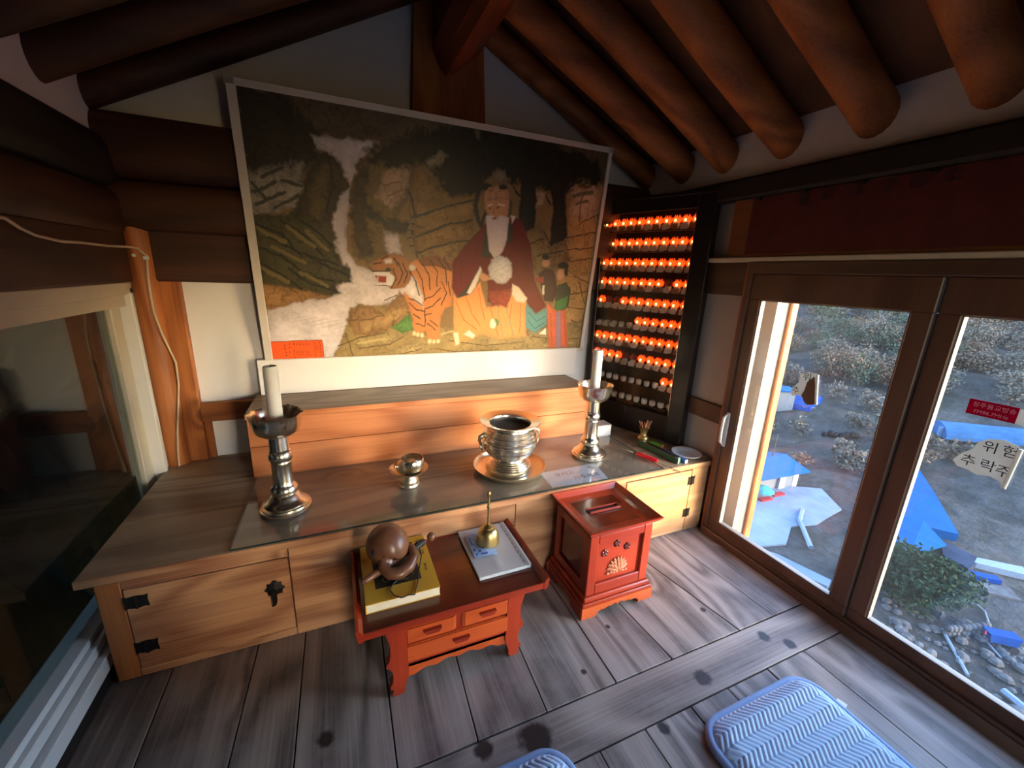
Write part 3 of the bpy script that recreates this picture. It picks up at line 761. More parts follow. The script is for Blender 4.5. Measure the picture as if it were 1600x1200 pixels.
# ------------------------------------------------------------------ donation box
db = empty('donation_box', (1.93, -.17, 0), 'red lacquered wooden donation box with slotted tray lid and carved lotus front', 'donation box')
x0, x1, y0, y1 = 1.764, 2.096, -.330, -.042
mk('body', B().box(x0 + .012, x1 - .012, y0 + .021, y1, .095, .392), M['lacquer_dark'], db)
for (a, c) in ((x0, x0 + .045), (x1 - .045, x1)):
    mk('front_stile', B().box(a, c, y0, y0 + .024, .096, .392, .003), M['lacquer_z'], db)
mk('front_rail', B().box(x0 + .045, x1 - .045, y0, y0 + .024, .352, .392, .003), M['lacquer'], db)
mk('front_rail', B().box(x0 + .045, x1 - .045, y0, y0 + .024, .096, .146, .003), M['lacquer'], db)
mk('front_panel', B().box(x0 + .044, x1 - .044, y0 + .016, y0 + .022, .145, .353), M['lacquer'], db)
for sx, xx in ((-1, x0), (1, x1 - .012)):
    mk('side_panel', B().box(xx, xx + .012, y0 + .02, y0 + .055, .096, .392, .002).box(xx, xx + .012, y1 - .04, y1, .096, .392, .002).box(xx, xx + .012, y0 + .05, y1 - .035, .096, .14, .002).box(xx, xx + .012, y0 + .05, y1 - .035, .35, .392, .002), M['lacquer_z'], db)
mk('plinth', B().box(1.752, 2.108, -.342, -.032, .072, .096, .005).box(1.742, 2.118, -.350, -.024, .056, .0735, .003), M['lacquer'], db)
def apron(o, ax, ay, L, t, h, depth=.016):
    """scalloped skirt board with two bracket feet"""
    pts = [(0, 0), (0, h), (L, h), (L, 0), (L - .075, 0), (L - .078, .014)]
    m = L / 2; half = []
    for i in range(17):
        u = i / 16; zz = .018 + .017 * u + .006 * abs(math.sin(u * math.pi * 3.0))
        half.append((L - .082 - u * (m - .082), min(zz, h * .8)))
    half = half[:-1] + [(m, h * .42)]
    pts += half + [(L - p[0], p[1]) for p in reversed(half[:-1])] + [(.078, .014), (.075, 0)]
    return B().prism(pts, o, ax, ay, t)
mk('skirt', apron((1.738, -.353, 0), (1, 0, 0), (0, 0, 1), .384, (0, .016, 0), .057), M['lacquer_orange'], db)
mk('skirt', apron((1.738, -.037, 0), (1, 0, 0), (0, 0, 1), .384, (0, .016, 0), .057), M['lacquer_orange'], db)
mk('skirt', apron((1.738, -.336, 0), (0, 1, 0), (0, 0, 1), .298, (.016, 0, 0), .057), M['lacquer'], db)
mk('skirt', apron((2.106, -.336, 0), (0, 1, 0), (0, 0, 1), .298, (.016, 0, 0), .057), M['lacquer_orange'], db)
# tray lid: floor, four sloping lips, slot
mk('lid_floor', B().box(1.775, 2.09, -.315, -.045, .393, .402), M['lacquer_dark'], db)
sec = [(.0, .386), (.024, .393), (.034, .399), (.055, .424), (.056, .430), (.050, .431), (.030, .409), (.012, .403), (-.012, .4025)]
b = B(); rows = []
for off, zz in sec:
    rows.append([b.bm.verts.new((X_, Y_, zz)) for X_, Y_ in ((1.798 - off, -.300 - off), (2.070 + off, -.300 - off), (2.070 + off, -.062 + off), (1.798 - off, -.062 + off))])
for r0_, r1_ in zip(rows, rows[1:]):
    for i in range(4): b.bm.faces.new((r0_[i], r0_[(i + 1) % 4], r1_[(i + 1) % 4], r1_[i]))
mk('lid_rim', b, M['lacquer'], db)
for s, z in ((0, 0),):
    mk('slot_frame', B().box(1.852, 2.022, -.190, -.180, .402, .413, .002).box(1.852, 2.022, -.158, -.148, .402, .411, .002).box(2.014, 2.024, -.19, -.148, .402, .412, .002), M['lacquer'], db)
    mk('slot', B().box(1.846, 2.016, -.180, -.158, .4015, .4028), M['black'], db)
# carved lotus and three blossoms
b = B(); cxl, czl = 1.928, .202; yf = y0 + .016
for r, n, L, off in ((0, 9, .052, .0), (1, 7, .040, .004), (2, 5, .026, .007)):
    for i in range(n):
        a = math.radians(10 + 160 * i / (n - 1)); c = (cxl + math.cos(a) * L * .72, yf - .003 - off, czl - .012 + math.sin(a) * L * .8)
        b.sphere(c, 1, 10, 7, (1, 1, 1)); vv_ = b.bm.verts[:][-62:] if False else [v for v in b.bm.verts if (v.co - Vector(c)).length < 1.001 and not v.tag]
        for v in vv_:
            q_ = v.co - Vector(c); ra, rt_ = q_.x, q_.z; v.tag = True
            v.co = Vector(c) + Vector((math.cos(a) * ra * .021 - math.sin(a) * rt_ * .0085, q_.y * .008, math.sin(a) * ra * .021 + math.cos(a) * rt_ * .0085))
for i in range(7): b.sphere((cxl - .048 + .016 * i, yf - .003, czl - .026 + .004 * math.sin(i * 2)), .010, 8, 6, (1, .8, .7))
mk('lotus_carving', b, M['carving'], db)
for (fx, fz) in ((1.853, .288), (1.918, .322), (1.974, .294)):
    b = B()
    for i in range(5):
        a = math.radians(90 + 72 * i); b.sphere((fx + .011 * math.cos(a), yf - .002, fz + .011 * math.sin(a)), .0085, 8, 6, (1, .7, 1))
    b.sphere((fx, yf - .005, fz), .005, 8, 6)
    mk('blossom_carving', b, M['lacquer_dark'], db)

# ------------------------------------------------------------------ low prayer table
TZ = .318
pt = empty('prayer_table', (1.177, -.21, 0), 'low red lacquered prayer table with three drawers and scrolled legs', 'table')
mk('table_top', B().box(.850, 1.505, -.412, -.008, TZ - .022, TZ, .003), M['lacquer_dark'], pt)
mk('top_edge', B().box(.846, 1.509, -.4165, -.410, TZ - .024, TZ + .003, .002), M['lacquer'], pt); mk('top_edge', B().box(.846, 1.509, -.0085, -.003, TZ - .024, TZ + .003, .002), M['lacquer'], pt)
for s, xx in ((-1, .838), (1, 1.517)):
    b = B().prism([(0, TZ - .026), (s * -.014, TZ - .026), (s * -.016, TZ + .002), (s * -.003, TZ + .020), (s * .006, TZ + .022), (s * .008, TZ + .014)], (xx, -.418, 0), (1, 0, 0), (0, 0, 1), (0, .416, 0))
    mk('end_lip', b, M['lacquer'], pt)
mk('case', B().box(.975, 1.378, -.383, -.035, .10, TZ - .022), M['lacquer_dark'], pt)
mk('case_front', B().box(.972, 1.382, -.388, -.383, .098, TZ - .022, .001), M['lacquer'], pt)
def drawer(a, c, z0, z1, hx):
    b = B().box(a, c, -.393, -.386, z0, z1)
    b.prism([(0, 0), (c - a - .004, 0), (c - a - .012, .006), (.008, .006)], (a + .002, -.393, z0 + .002), (1, 0, 0), (0, -1, 0), (0, 0, z1 - z0 - .004))
    d = mk('drawer', b, M['lacquer_orange'], pt)
    k = B().prism([(-.030, 0), (.030, 0), (.022, -.013), (-.022, -.013)], (hx, -.399, (z0 + z1) / 2 + .008), (1, 0, 0), (0, 0, 1), (0, -.012, 0))
    k.box(hx - .032, hx + .032, -.413, -.397, (z0 + z1) / 2 + .008, (z0 + z1) / 2 + .012, .001)
    mk('pull', k, M['lacquer'], d)
drawer(.985, 1.165, .212, .272, 1.078); drawer(1.188, 1.370, .212, .276, 1.282); drawer(.982, 1.373, .130, .198, 1.182)
L = .41; pts = [(0, 0), (0, .028), (L, .028), (L, 0)]
sc = []
for i in range(41):
    u = i / 40; e = min(u, 1 - u) * 2
    sc.append((L * (1 - u), -.034 + .030 * min(1, e * 1.3) ** .6 + .006 * math.cos(u * math.pi * 10) * (1 - .3 * e)))
mk('apron', B().prism(pts[:3] + sc, (.972, -.388, .084), (1, 0, 0), (0, 0, 1), (0, .014, 0)), M['lacquer_orange'], pt)
def leg(x, s, y):
    """tapering S-scroll leg cut from a board; s = outward direction"""
    o = [(-.040, .296), (.030, .296), (.020, .262), (.012, .232), (.010, .190), (.014, .160), (.024, .146), (.026, .132), (.016, .124), (.008, .112), (.004, .088), (.006, .062), (.016, .046), (.014, .030), (.004, .028), (.010, .012), (.008, 0), (-.028, 0), (-.034, .014), (-.034, .034), (-.044, .060), (-.050, .090), (-.048, .12), (-.046, .2)]
    return B().prism([(s * u, v) for u, v in o], (x, y, 0), (1, 0, 0), (0, 0, 1), (0, .034, 0))
for y in (-.398, -.062):
    mk('leg', leg(.945, -1, y), M['lacquer_z'], pt); mk('leg', leg(1.408, 1, y), M['lacquer_z'], pt)

# book
bk = empty('yellow_book', (.995, -.16, TZ), 'thick yellow prayer book with dark cover picture, on the prayer table', 'book')
BX0, BX1, BY0, BY1 = .868, 1.122, -.335, -.012
b0 = B().box(BX0 + .003, BX1 - .002, BY0 + .002, BY1 - .002, TZ + .0025, TZ + .034); mk('pages', b0, M['bookpages'], bk)
mk('cover', B().box(BX0, BX1, BY0, BY1, TZ + .034, TZ + .037, .001), M['bookyellow'], bk); mk('cover', B().box(BX0, BX1, BY0, BY1, TZ + .0003, TZ + .0025), M['bookyellow'], bk)
mk('spine', B().box(BX0 - .002, BX0 + .003, BY0, BY1, TZ + .0003, TZ + .037, .001), M['bookyellow'], bk)
BT = TZ + .0372
mk('cover_picture', B().quad((.905, -.27, BT), (1.068, -.27, BT), (1.068, -.045, BT), (.905, -.045, BT)), M['bookdark'], bk)
b = B()
for (qx, qy, r) in ((1.02, -.235, .024), (.955, -.23, .022)):
    b.tube([(qx + r * math.cos(t), qy + r * .8 * math.sin(t), BT + .0004) for t in [i * .4 for i in range(13)]], .003, 4, flat=.1)
mk('cover_motif', b, M['bookpale'], bk)
for k, (ch, yy, s) in enumerate((('우', -.055, .03), ('리', -.085, .03), ('말', -.125, .03), ('불', -.20, .012), ('교', -.215, .012), ('회', -.23, .012))):
    mk('cover_title', text_bm(ch, s, frame((1.094, yy, BT + .0003), (1, 0, 0), (0, 1, 0)), .0001), M['ink'], bk)

# wooden fish drum, mallet, cord
mok = empty('wooden_fish_drum', (.965, -.13, BT), 'round brown wooden fish drum with slit mouth, resting on the yellow book', 'wooden drum')
def mokbody(b):
    bmesh.ops.create_uvsphere(b.bm, u_segments=40, v_segments=28, radius=1.0)
    for v in b.bm.verts:
        p = v.co; ang = Vector((.62, -.62, -.48)).normalized()
        d = p.normalized().dot(ang)
        r = .077 + .010 * max(0, d) ** 2
        p.x, p.y, p.z = p.x * r, p.y * r * .98, p.z * r * 1.02
    return b
MC = Vector((.962, -.135, BT + .079))
b = mokbody(B()); b.xf(Matrix.Translation(MC))
# carve the mouth slit: push a band of vertices inward along the lower right front
dirm = Vector((.62, -.60, -.50)).normalized()
for v in b.bm.verts:
    p = v.co - MC; n = p.normalized(); pl = n.dot(Vector((.45, .25, .85)).normalized() * -1)
    k = math.exp(-((pl - .42) / .06) ** 2) * max(0, n.dot(dirm) - .15)
    v.co -= n * k * .045
mk('drum_body', b, M['turned'], mok, smooth=True)
mk('eye_hole', B().sphere(MC + Vector((-.052, -.055, .012)), .012, 12, 8, (.55, .55, 1.1)), M['black'], mok, smooth=True)
hp = [(.936, -.196, BT + .060), (.938, -.220, BT + .042), (.958, -.240, BT + .027), (.995, -.246, BT + .0245), (1.030, -.228, BT + .030), (1.054, -.195, BT + .045), (1.050, -.165, BT + .060), (1.030, -.145, BT + .066)]
mk('handle', B().tube([Vector(hp[0]).lerp(Vector(hp[0]), 0)] + hp[1:], [.013, .018, .022, .0235, .0225, .019, .015, .009], 14), M['turned'], mok, smooth=True)
ml = empty('drum_mallet', (.96, -.2, BT), 'slim brown mallet with ball head pushed through the drum handle', 'mallet')
a0, a1 = Vector((.862, -.244, BT + .020)), Vector((1.135, -.124, BT + .062))
mk('shaft', B().tube([a0, a0.lerp(a1, .04), a0.lerp(a1, .25), a0.lerp(a1, .4), a0.lerp(a1, .9)], [.007, .0125, .0145, .012, .0095], 12), M['turned'], ml, smooth=True)
mk('head', B().sphere(a1, .0175, 16, 12), M['turned'], ml, smooth=True)
mk('cord_wrap', B().tube([a0.lerp(a1, .72), a0.lerp(a1, .76), a0.lerp(a1, .84), a0.lerp(a1, .88)], [.012, .0135, .0135, .012], 10).tube([a0.lerp(a1, .79) + Vector((0, .0, -.012)), a0.lerp(a1, .79) + Vector((0, 0, .016))], .006, 6), M['cord'], ml)
q = [a0.lerp(a1, .80), (1.083, -.185, BT + .03), (1.068, -.222, BT + .010), (1.050, -.29, BT + .004), (1.036, -.325, BT + .004), (1.030, -.345, BT + .004), (1.008, -.340, BT + .004), (.985, -.345, BT + .004), (.962, -.325, BT + .004), (.952, -.295, BT + .004), (.966, -.268, BT + .004), (.995, -.245, BT + .005), (1.01, -.236, BT + .008)]
mk('cord_loop', B().tube(q, .0024, 6), M['cord'], ml, smooth=True)

# sutra booklets, banknote, bell
def sheets(name, x0, x1, y0, y1, z0, n, t, mat, rot, **kw):
    b = B(); c = Vector(((x0 + x1) / 2, (y0 + y1) / 2, 0))
    e = mk(name, B().grid(22, 28, lambda u, v: (x0 + (x1 - x0) * u, y0 + (y1 - y0) * v, z0 + n * t + .006 * math.exp(-((u - .95) / .08) ** 2) * .5 - .0025 * math.sin(u * 5 + 1) * math.sin(v * 4) * .6 + .003 * math.exp(-(((u - .42) / .12) ** 2 + ((v - .18) / .2) ** 2)))), mat, smooth=True, org=(c.x, c.y, z0), **kw)
    return e
pp = empty('prayer_booklet', (1.385, -.165, TZ), 'white soft paper prayer booklet under the hand bell, on the prayer table', 'booklet')
for i in range(4):
    dx = .002 * (i % 2); mk('leaf', B().box(1.278 + dx, 1.493 + dx, -.318 + dx, -.018, TZ + .0004 + i * .0032, TZ + .0030 + i * .0032, .0006), M['paper'], pp)
def cov(u, v):
    return (1.276 + .218 * u, -.320 + .303 * v, TZ + .0152 + .004 * math.exp(-((u - .97) / .04) ** 2) + .0025 * math.exp(-(((u - .42) / .10) ** 2 + ((v - .16) / .16) ** 2)) + .0012 * math.sin(7 * u) * math.sin(5 * v) + .0012)
mk('cover', B().grid(40, 50, cov), M['paper_grey'], pp, smooth=True)
b = B()
for i in range(9): b.box(1.471 + .0006 * (i % 2), 1.4725 + .0006 * (i % 2), -.30 + .03 * i, -.285 + .03 * i, TZ + .017, TZ + .0178)
mk('binding_stitch', b, M['wick'], pp)
mk('faint_print', text_bm('반야심경', .013, frame((1.345, -.215, TZ + .0178), (1, .1, 0), (-.1, 1, 0)), .0001), M['paper'] if False else plain('faint_print', (160, 154, 152), .8), pp)
NZ = TZ + .0182
def bn(u, v): return (1.293 + .095 * u, -.222 + .155 * v, NZ + .003 + .004 * math.sin(u * 2.5 + .5) + .0015 * math.sin(v * 9))
nt = mk('banknote', B().grid(16, 20, bn), plain('blue_banknote', (166, 190, 226), .75, var=.18, vscale=45), smooth=True, org=(1.33, -.15, NZ), label='pale blue banknote tucked under the hand bell', cat='banknote')
def bnm(pts, mat, nm): 
    b = B()
    for (u, v, du, dv) in pts:
        b.quad(*[tuple(Vector(bn(uu, vv)) + Vector((0, 0, .0008))) for uu, vv in ((u, v), (u + du, v), (u + du, v + dv), (u, v + dv))])
    mk(nm, b, mat, nt)
bnm([(.08, .1, .08, .3), (.1, .55, .05, .35), (.3, .08, .3, .06), (.25, .2, .12, .08), (.45, .3, .2, .1)], plain('note_ink', (66, 92, 160), .8), 'printed_pattern')
bz2 = TZ + .0195
hb = empty('hand_bell', (1.375, -.135, bz2), 'small brass hand bell with slender twisted handle', 'bell')
mk('bell_body', B().lathe([(.044, 0), (.0485, .003), (.0485, .012), (.0465, .026), (.0455, .034), (.0445, .045), (.041, .057), (.035, .067), (.027, .0735), (.0225, .075), (.0225, .079), (.014, .085), (.007, .088), (0, .089)], (1.375, -.135, bz2), 40), M['brass'], hb, smooth=32)
mk('handle', B().lathe([(.0055, .085), (.005, .10), (.0055, .12), (.0048, .15), (.0055, .165), (.0085, .168), (.0085, .174), (.005, .178), (.0065, .186), (.0045, .194), (.0066, .202), (.004, .212), (.0048, .222), (.0085, .228), (.0090, .236), (.006, .243), (0, .246)], (1.375, -.135, bz2), 16), M['brass'], hb, smooth=40)
mk('clapper', B().sphere((1.375, -.135, bz2 + .01), .009, 10, 8), M['brass'], hb)

# ------------------------------------------------------------------ wall painting
# the picture's own flat colours: (P)olygons and (L)ines on a canvas 1000 units wide and 1000 high
PAINT = [
('P',(122,98,64),0,(-2,1014,1020,1028,1017,-19,-20,-28)),
('P',(84,74,60),8,(-2,1014,1020,1028,1038,800,808,821,381,904,137,883,-9,727)),
('P',(52,48,42),10,(-2,1014,90,1002,151,897,162,824,110,682,-13,684)),
('P',(140,134,122),10,(0,746,117,789,128,684,84,604,-6,578)),
('L',(60,62,52),5,(6,665,56,706)),
('L',(60,62,52),5,(9,621,75,676)),
('L',(60,62,52),5,(30,723,73,759)),
('L',(60,62,52),5,(49,615,103,669)),
('L',(60,62,52),5,(8,698,31,647)),
('L',(60,62,52),5,(71,720,112,704)),
('P',(206,196,200),3,(142,882,303,894,251,816,229,724,222,652,207,552,215,463,238,412,274,387,305,341,378,321,381,256,232,231,202,114,153,-5,-11,-11,-3,219,85,257,166,286,185,342,171,381,197,423,179,499,180,586,199,672,225,735,198,810,177,838,162,829)),
('L',(172,164,172),1.2,(203,696,189,574,183,448)),
('L',(172,164,172),1.2,(207,697,193,575,188,448)),
('L',(172,164,172),1.2,(210,698,196,575,192,448)),
('L',(172,164,172),1.2,(214,698,200,576,196,449)),
('L',(172,164,172),1.2,(217,699,204,576,200,449)),
('L',(172,164,172),1.2,(220,699,208,577,204,449)),
('L',(172,164,172),1.2,(224,700,212,577,209,450)),
('L',(188,176,176),1,(33,175,97,191)),
('L',(188,176,176),1,(57,167,122,186)),
('L',(188,176,176),1,(82,158,148,180)),
('L',(188,176,176),1,(107,149,175,174)),
('L',(188,176,176),1,(133,140,202,167)),
('L',(188,176,176),1,(159,130,230,161)),
('P',(66,58,42),4,(159,828,180,839,201,810,228,726,199,672,183,581,119,573,79,592,110,682)),
('P',(96,84,54),4,(125,684,167,793,182,784,170,644,149,582,123,590)),
('L',(34,32,26),2.5,(179,828,186,717,166,620)),
('P',(70,66,44),4,(-13,584,106,600,180,586,187,461,212,397,218,340,176,325,191,284,141,269,64,294,-3,219,-8,408)),
('L',(32,34,26),3.5,(3,552,57,523,96,441)),
('L',(32,34,26),3.5,(60,571,115,517,150,445)),
('L',(32,34,26),3.5,(104,576,147,533,175,485)),
('L',(32,34,26),3.5,(-4,469,51,437,107,365,169,341)),
('L',(32,34,26),3.5,(28,508,97,453,188,409)),
('L',(32,34,26),3.5,(111,442,171,395,211,370)),
('L',(32,34,26),3.5,(-1,409,46,361,88,311)),
('L',(32,34,26),3.5,(63,388,120,326,175,300)),
('L',(112,100,62),6,(9,534,62,492)),
('L',(112,100,62),6,(73,549,129,481)),
('L',(112,100,62),6,(117,537,162,466)),
('L',(112,100,62),6,(32,472,102,416)),
('L',(112,100,62),6,(4,384,59,336)),
('L',(112,100,62),6,(92,377,155,319)),
('P',(158,118,76),3,(-8,328,73,311,163,278,85,255,-1,213)),
('P',(112,92,58),4,(251,820,315,867,397,849,380,725,335,592,357,516,311,452,263,425,226,459,226,628,232,725)),
('P',(74,62,42),5,(244,791,274,806,264,633,281,455,239,441,226,604)),
('P',(178,146,118),4,(320,806,384,832,366,703,331,653,289,696)),
('L',(120,92,66),2,(312,738,354,760)),
('L',(120,92,66),2,(322,703,359,726)),
('P',(200,186,190),4,(309,558,351,552,360,470,318,469)),
('P',(60,56,40),6,(254,681,310,614,379,610,397,546,335,561,268,609)),
('P',(132,102,60),3,(397,835,468,764,572,755,565,536,502,415,397,459,376,649)),
('P',(156,122,72),3,(424,655,488,695,563,728,561,660,470,622)),
('P',(150,114,66),3,(406,561,489,605,559,619,553,557,453,514)),
('L',(54,50,36),4,(388,624,469,674,573,724)),
('L',(54,50,36),4,(397,546,480,604,562,633)),
('L',(54,50,36),4,(397,478,491,528,559,546)),
('L',(54,50,36),4,(380,725,397,626,379,571)),
('P',(168,132,84),3,(886,848,1008,855,1023,514,1018,70,848,65,881,534,881,658)),
('P',(190,160,134),8,(876,827,981,850,989,686,902,691)),
('L',(84,66,44),3,(888,591,1008,635)),
('L',(84,66,44),3,(882,528,1005,558)),
('L',(84,66,44),3,(912,473,1006,506)),
('L',(84,66,44),3,(931,408,1015,361)),
('L',(84,66,44),3,(929,306,1006,326)),
('L',(84,66,44),3,(923,236,1012,222)),
('L',(84,66,44),3,(951,165,1015,127)),
('L',(84,66,44),3,(929,664,998,718)),
('L',(84,66,44),3,(960,376,1002,237,991,90)),
('L',(96,72,44),3,(928,679,924,777,937,814)),
('L',(84,92,58),7,(892,789,961,818)),
('L',(84,92,58),5,(907,757,949,772)),
('P',(30,32,27),9,(259,817,296,883,381,943,456,918,435,864,380,829,298,813)),
('P',(27,30,26),9,(381,929,406,966,590,1021,792,1005,976,949,979,850,896,859,865,797,765,808,680,808,637,845,561,780,468,747,446,822,397,854)),
('P',(150,138,116),5,(428,855,466,896,484,890,467,843,439,828)),
('P',(130,120,98),3,(558,990,576,1001,574,962,563,965)),
('P',(138,124,106),4,(617,846,657,859,671,820,648,794,631,802)),
('P',(30,33,28),6,(477,761,570,807,624,790,605,761,524,737,487,726)),
('L',(34,31,27),8,(584,797,568,702,587,617)),
('L',(32,29,26),5,(607,707,591,606)),
('P',(34,31,28),2,(708,831,759,835,773,580,707,573,712,695)),
('P',(33,30,27),2,(800,869,853,879,890,592,828,536,827,710)),
('L',(32,30,27),4,(715,751,685,795)),
('L',(32,30,27),4,(762,735,788,801)),
('L',(32,30,27),4,(860,802,893,847,915,856)),
('L',(32,30,27),4,(815,738,789,790)),
('P',(178,158,132),3,(762,786,793,791,793,740,771,725)),
('P',(128,104,66),3,(707,573,789,647,837,537,885,591,912,473,796,401)),
('L',(60,48,34),3,(729,536,805,583)),
('L',(60,48,34),3,(789,495,882,528)),
('L',(60,48,34),3,(802,619,826,560)),
('P',(150,128,84),2,(150,-11,174,61,204,173,232,246,303,232,377,171,497,131,843,123,1002,164,1009,-26,500,-29)),
('P',(146,112,74),3,(195,173,211,231,267,237,302,202,350,306,381,262,381,171,282,106,219,96)),
('P',(176,140,92),2,(229,158,284,196,349,238,377,214,301,136,246,113)),
('P',(168,146,100),2,(220,89,301,111,348,103,318,54,235,37)),
('P',(168,146,100),2,(318,32,396,76,457,24,376,-7,298,-2)),
('P',(92,136,70),2,(323,135,377,202,388,124,353,109)),
('L',(92,74,46),2,(170,55,227,89,301,111)),
('L',(92,74,46),2,(204,173,256,173,302,196)),
('L',(92,74,46),2,(226,37,318,54,357,90)),
('L',(92,74,46),2,(337,-2,416,26)),
('L',(92,74,46),2,(457,24,543,2,679,8)),
('L',(92,74,46),2,(499,65,632,32,773,46)),
('L',(92,74,46),2,(796,78,901,48,995,59)),
('L',(92,74,46),2,(193,114,210,4)),
('L',(92,74,46),2,(303,261,340,285)),
('L',(188,168,118),3,(477,99,540,117)),
('L',(188,168,118),3,(587,-1,728,-16)),
('L',(188,168,118),3,(851,21,970,30)),
('L',(188,168,118),3,(226,65,300,80)),
('L',(112,98,72),6.5,(430,456,397,470,379,496,373,539,383,593,392,617)),
('L',(44,36,28),2.2,(379,504,393,511)),
('L',(44,36,28),2.2,(372,538,384,542)),
('L',(44,36,28),2.2,(377,571,390,572)),
('L',(44,36,28),2.2,(384,601,395,599)),
('L',(44,36,28),2.2,(397,478,400,459)),
('L',(44,36,28),2.2,(415,472,417,449)),
('P',(190,122,70),1,(378,430,406,454,459,469,500,444,510,356,508,239,488,227,472,183,471,60,432,62,428,114,392,99,387,171,370,250,359,297)),
('P',(120,78,48),1,(400,451,459,472,504,438,505,400,453,426,415,421)),
('P',(214,204,206),2,(334,331,374,390,397,363,416,287,420,226,393,262,366,297)),
('P',(150,98,58),1,(268,400,279,434,304,457,332,468,367,454,386,419,382,356,363,321,330,314,305,336,288,380)),
('P',(214,206,206),1,(276,390,317,392,334,371,330,331,283,324,280,340,309,342,313,370,278,374)),
('P',(150,50,40),0,(281,371,311,370,312,342,291,344)),
('L',(230,220,200),1.2,(288,369,289,355)),
('L',(40,30,24),1.6,(280,329,315,330)),
('L',(40,30,24),2,(266,406,274,390,317,395)),
('P',(200,190,180),1,(307,441,328,448,331,429,310,425)),
('P',(40,60,40),1,(326,401,325,397,322,394,318,392,315,393,312,396,311,400,312,405,315,408,319,409,322,408,325,405)),
('P',(196,186,170),1,(394,414,393,407,390,401,385,399,381,401,378,406,377,413,378,420,381,425,386,427,390,426,393,421)),
('L',(52,34,26),2,(335,449,345,419)),
('L',(52,34,26),2,(346,433,360,384,344,332)),
('L',(52,34,26),2,(360,428,372,384,363,344)),
('L',(52,34,26),2,(331,404,338,360,326,319)),
('L',(52,34,26),2,(300,446,318,458)),
('L',(52,34,26),2,(279,423,300,430)),
('L',(52,34,26),2,(378,396,397,351,406,287)),
('L',(52,34,26),2,(397,408,416,352,423,263)),
('L',(52,34,26),2,(415,432,435,382,439,317)),
('L',(52,34,26),2,(438,451,461,398,458,330)),
('L',(52,34,26),2,(461,458,485,414,490,340)),
('L',(52,34,26),2,(480,460,501,409)),
('L',(52,34,26),2,(474,354,490,301,475,245)),
('L',(52,34,26),2,(494,355,503,289)),
('L',(52,34,26),2,(423,269,447,288,470,324)),
('L',(52,34,26),2,(424,226,447,239,471,276)),
('L',(52,34,26),2,(424,196,444,202)),
('L',(52,34,26),2,(377,250,400,220,420,214)),
('L',(52,34,26),2,(374,274,396,263,416,239)),
('L',(52,34,26),2,(389,202,408,177)),
('L',(52,34,26),2,(396,155,420,139)),
('L',(52,34,26),2,(432,155,456,119)),
('L',(52,34,26),2,(440,170,464,138)),
('L',(52,34,26),2,(424,220,424,139)),
('P',(236,200,160),1,(396,105,395,99,393,95,390,94,387,96,385,100,384,105,385,111,387,115,390,116,393,115,395,111)),
('P',(236,200,160),1,(408,98,407,93,405,89,402,87,399,89,397,93,396,99,397,104,399,108,402,110,405,108,407,104)),
('P',(236,200,160),1,(422,94,421,89,419,85,416,83,413,85,411,89,410,95,411,100,413,105,416,106,419,104,421,100)),
('P',(236,200,160),1,(445,64,444,59,442,55,439,53,435,55,433,59,432,65,433,71,435,75,438,76,441,74,444,70)),
('P',(236,200,160),1,(459,60,458,55,456,51,453,49,450,51,448,55,447,61,447,67,450,71,453,72,456,71,458,66)),
('P',(236,200,160),1,(473,63,473,57,470,53,467,52,464,54,462,58,461,64,462,69,464,73,467,75,470,73,473,69)),
('P',(102,23,18),1,(601,624,540,519,506,444,506,326,526,277,552,296,585,390,598,427,622,361,626,260,691,235,707,349,743,318,771,252,802,198,841,239,789,368,760,539,724,653,688,669,627,641)),
('L',(92,24,22),2.5,(569,559,536,446,535,327)),
('L',(92,24,22),2.5,(725,595,750,461,780,302)),
('L',(92,24,22),2.5,(593,567,572,449)),
('P',(60,54,44),1,(519,277,551,327,584,405,591,390,567,303,540,271)),
('P',(56,50,40),1,(604,596,616,603,634,483,613,470,596,480)),
('P',(60,54,44),1,(680,634,694,647,695,554,678,546)),
('P',(226,142,84),1,(511,301,522,277,567,297,597,360,623,234,645,241,690,251,710,300,763,269,776,75,676,65,606,95,589,75,554,66,533,50,520,37)),
('L',(186,98,52),1.8,(520,265,549,169,594,119)),
('L',(186,98,52),1.8,(553,281,576,201,605,142)),
('L',(186,98,52),1.8,(593,329,606,234,621,168)),
('L',(186,98,52),1.8,(634,234,653,168,671,79)),
('L',(186,98,52),1.8,(713,251,708,167,727,80)),
('L',(186,98,52),1.8,(745,252,751,97)),
('P',(240,206,172),1,(515,104,532,104,537,50,525,37)),
('P',(244,218,196),1,(549,97,570,116,589,89,580,75)),
('P',(96,124,70),1,(672,154,671,144,667,137,661,134,655,137,651,144,649,155,650,165,654,172,659,175,665,172,670,164)),
('P',(244,212,190),1,(661,148,660,134,656,124,651,121,645,125,640,135,638,148,639,161,643,171,648,175,654,171,658,161)),
('L',(124,140,106),2.6,(655,315,667,201,690,78)),
('L',(124,140,106),2.6,(682,316,699,201,730,77)),
('P',(150,60,40),3,(624,314,704,326,700,235,636,241)),
('P',(88,142,142),1,(764,255,807,198,849,236,851,144,810,92,773,125)),
('L',(54,100,104),1.8,(777,208,810,159,843,187)),
('L',(54,100,104),1.8,(777,167,808,120,840,152)),
('P',(190,138,102),1,(595,759,608,780,636,792,667,781,680,740,677,676,658,642,617,637,598,693)),
('P',(200,150,112),2,(601,765,632,789,665,776,672,739,607,724)),
('P',(34,30,28),1,(666,792,665,786,660,782,653,779,646,779,640,782,638,787,640,793,645,798,652,800,659,800,664,797)),
('L',(230,220,210),2,(608,705,621,712)),
('L',(230,220,210),2,(640,715,661,710)),
('P',(40,30,26),1,(645,699,644,697,643,696,641,695,639,695,637,696,636,698,637,700,638,701,640,702,642,702,644,701)),
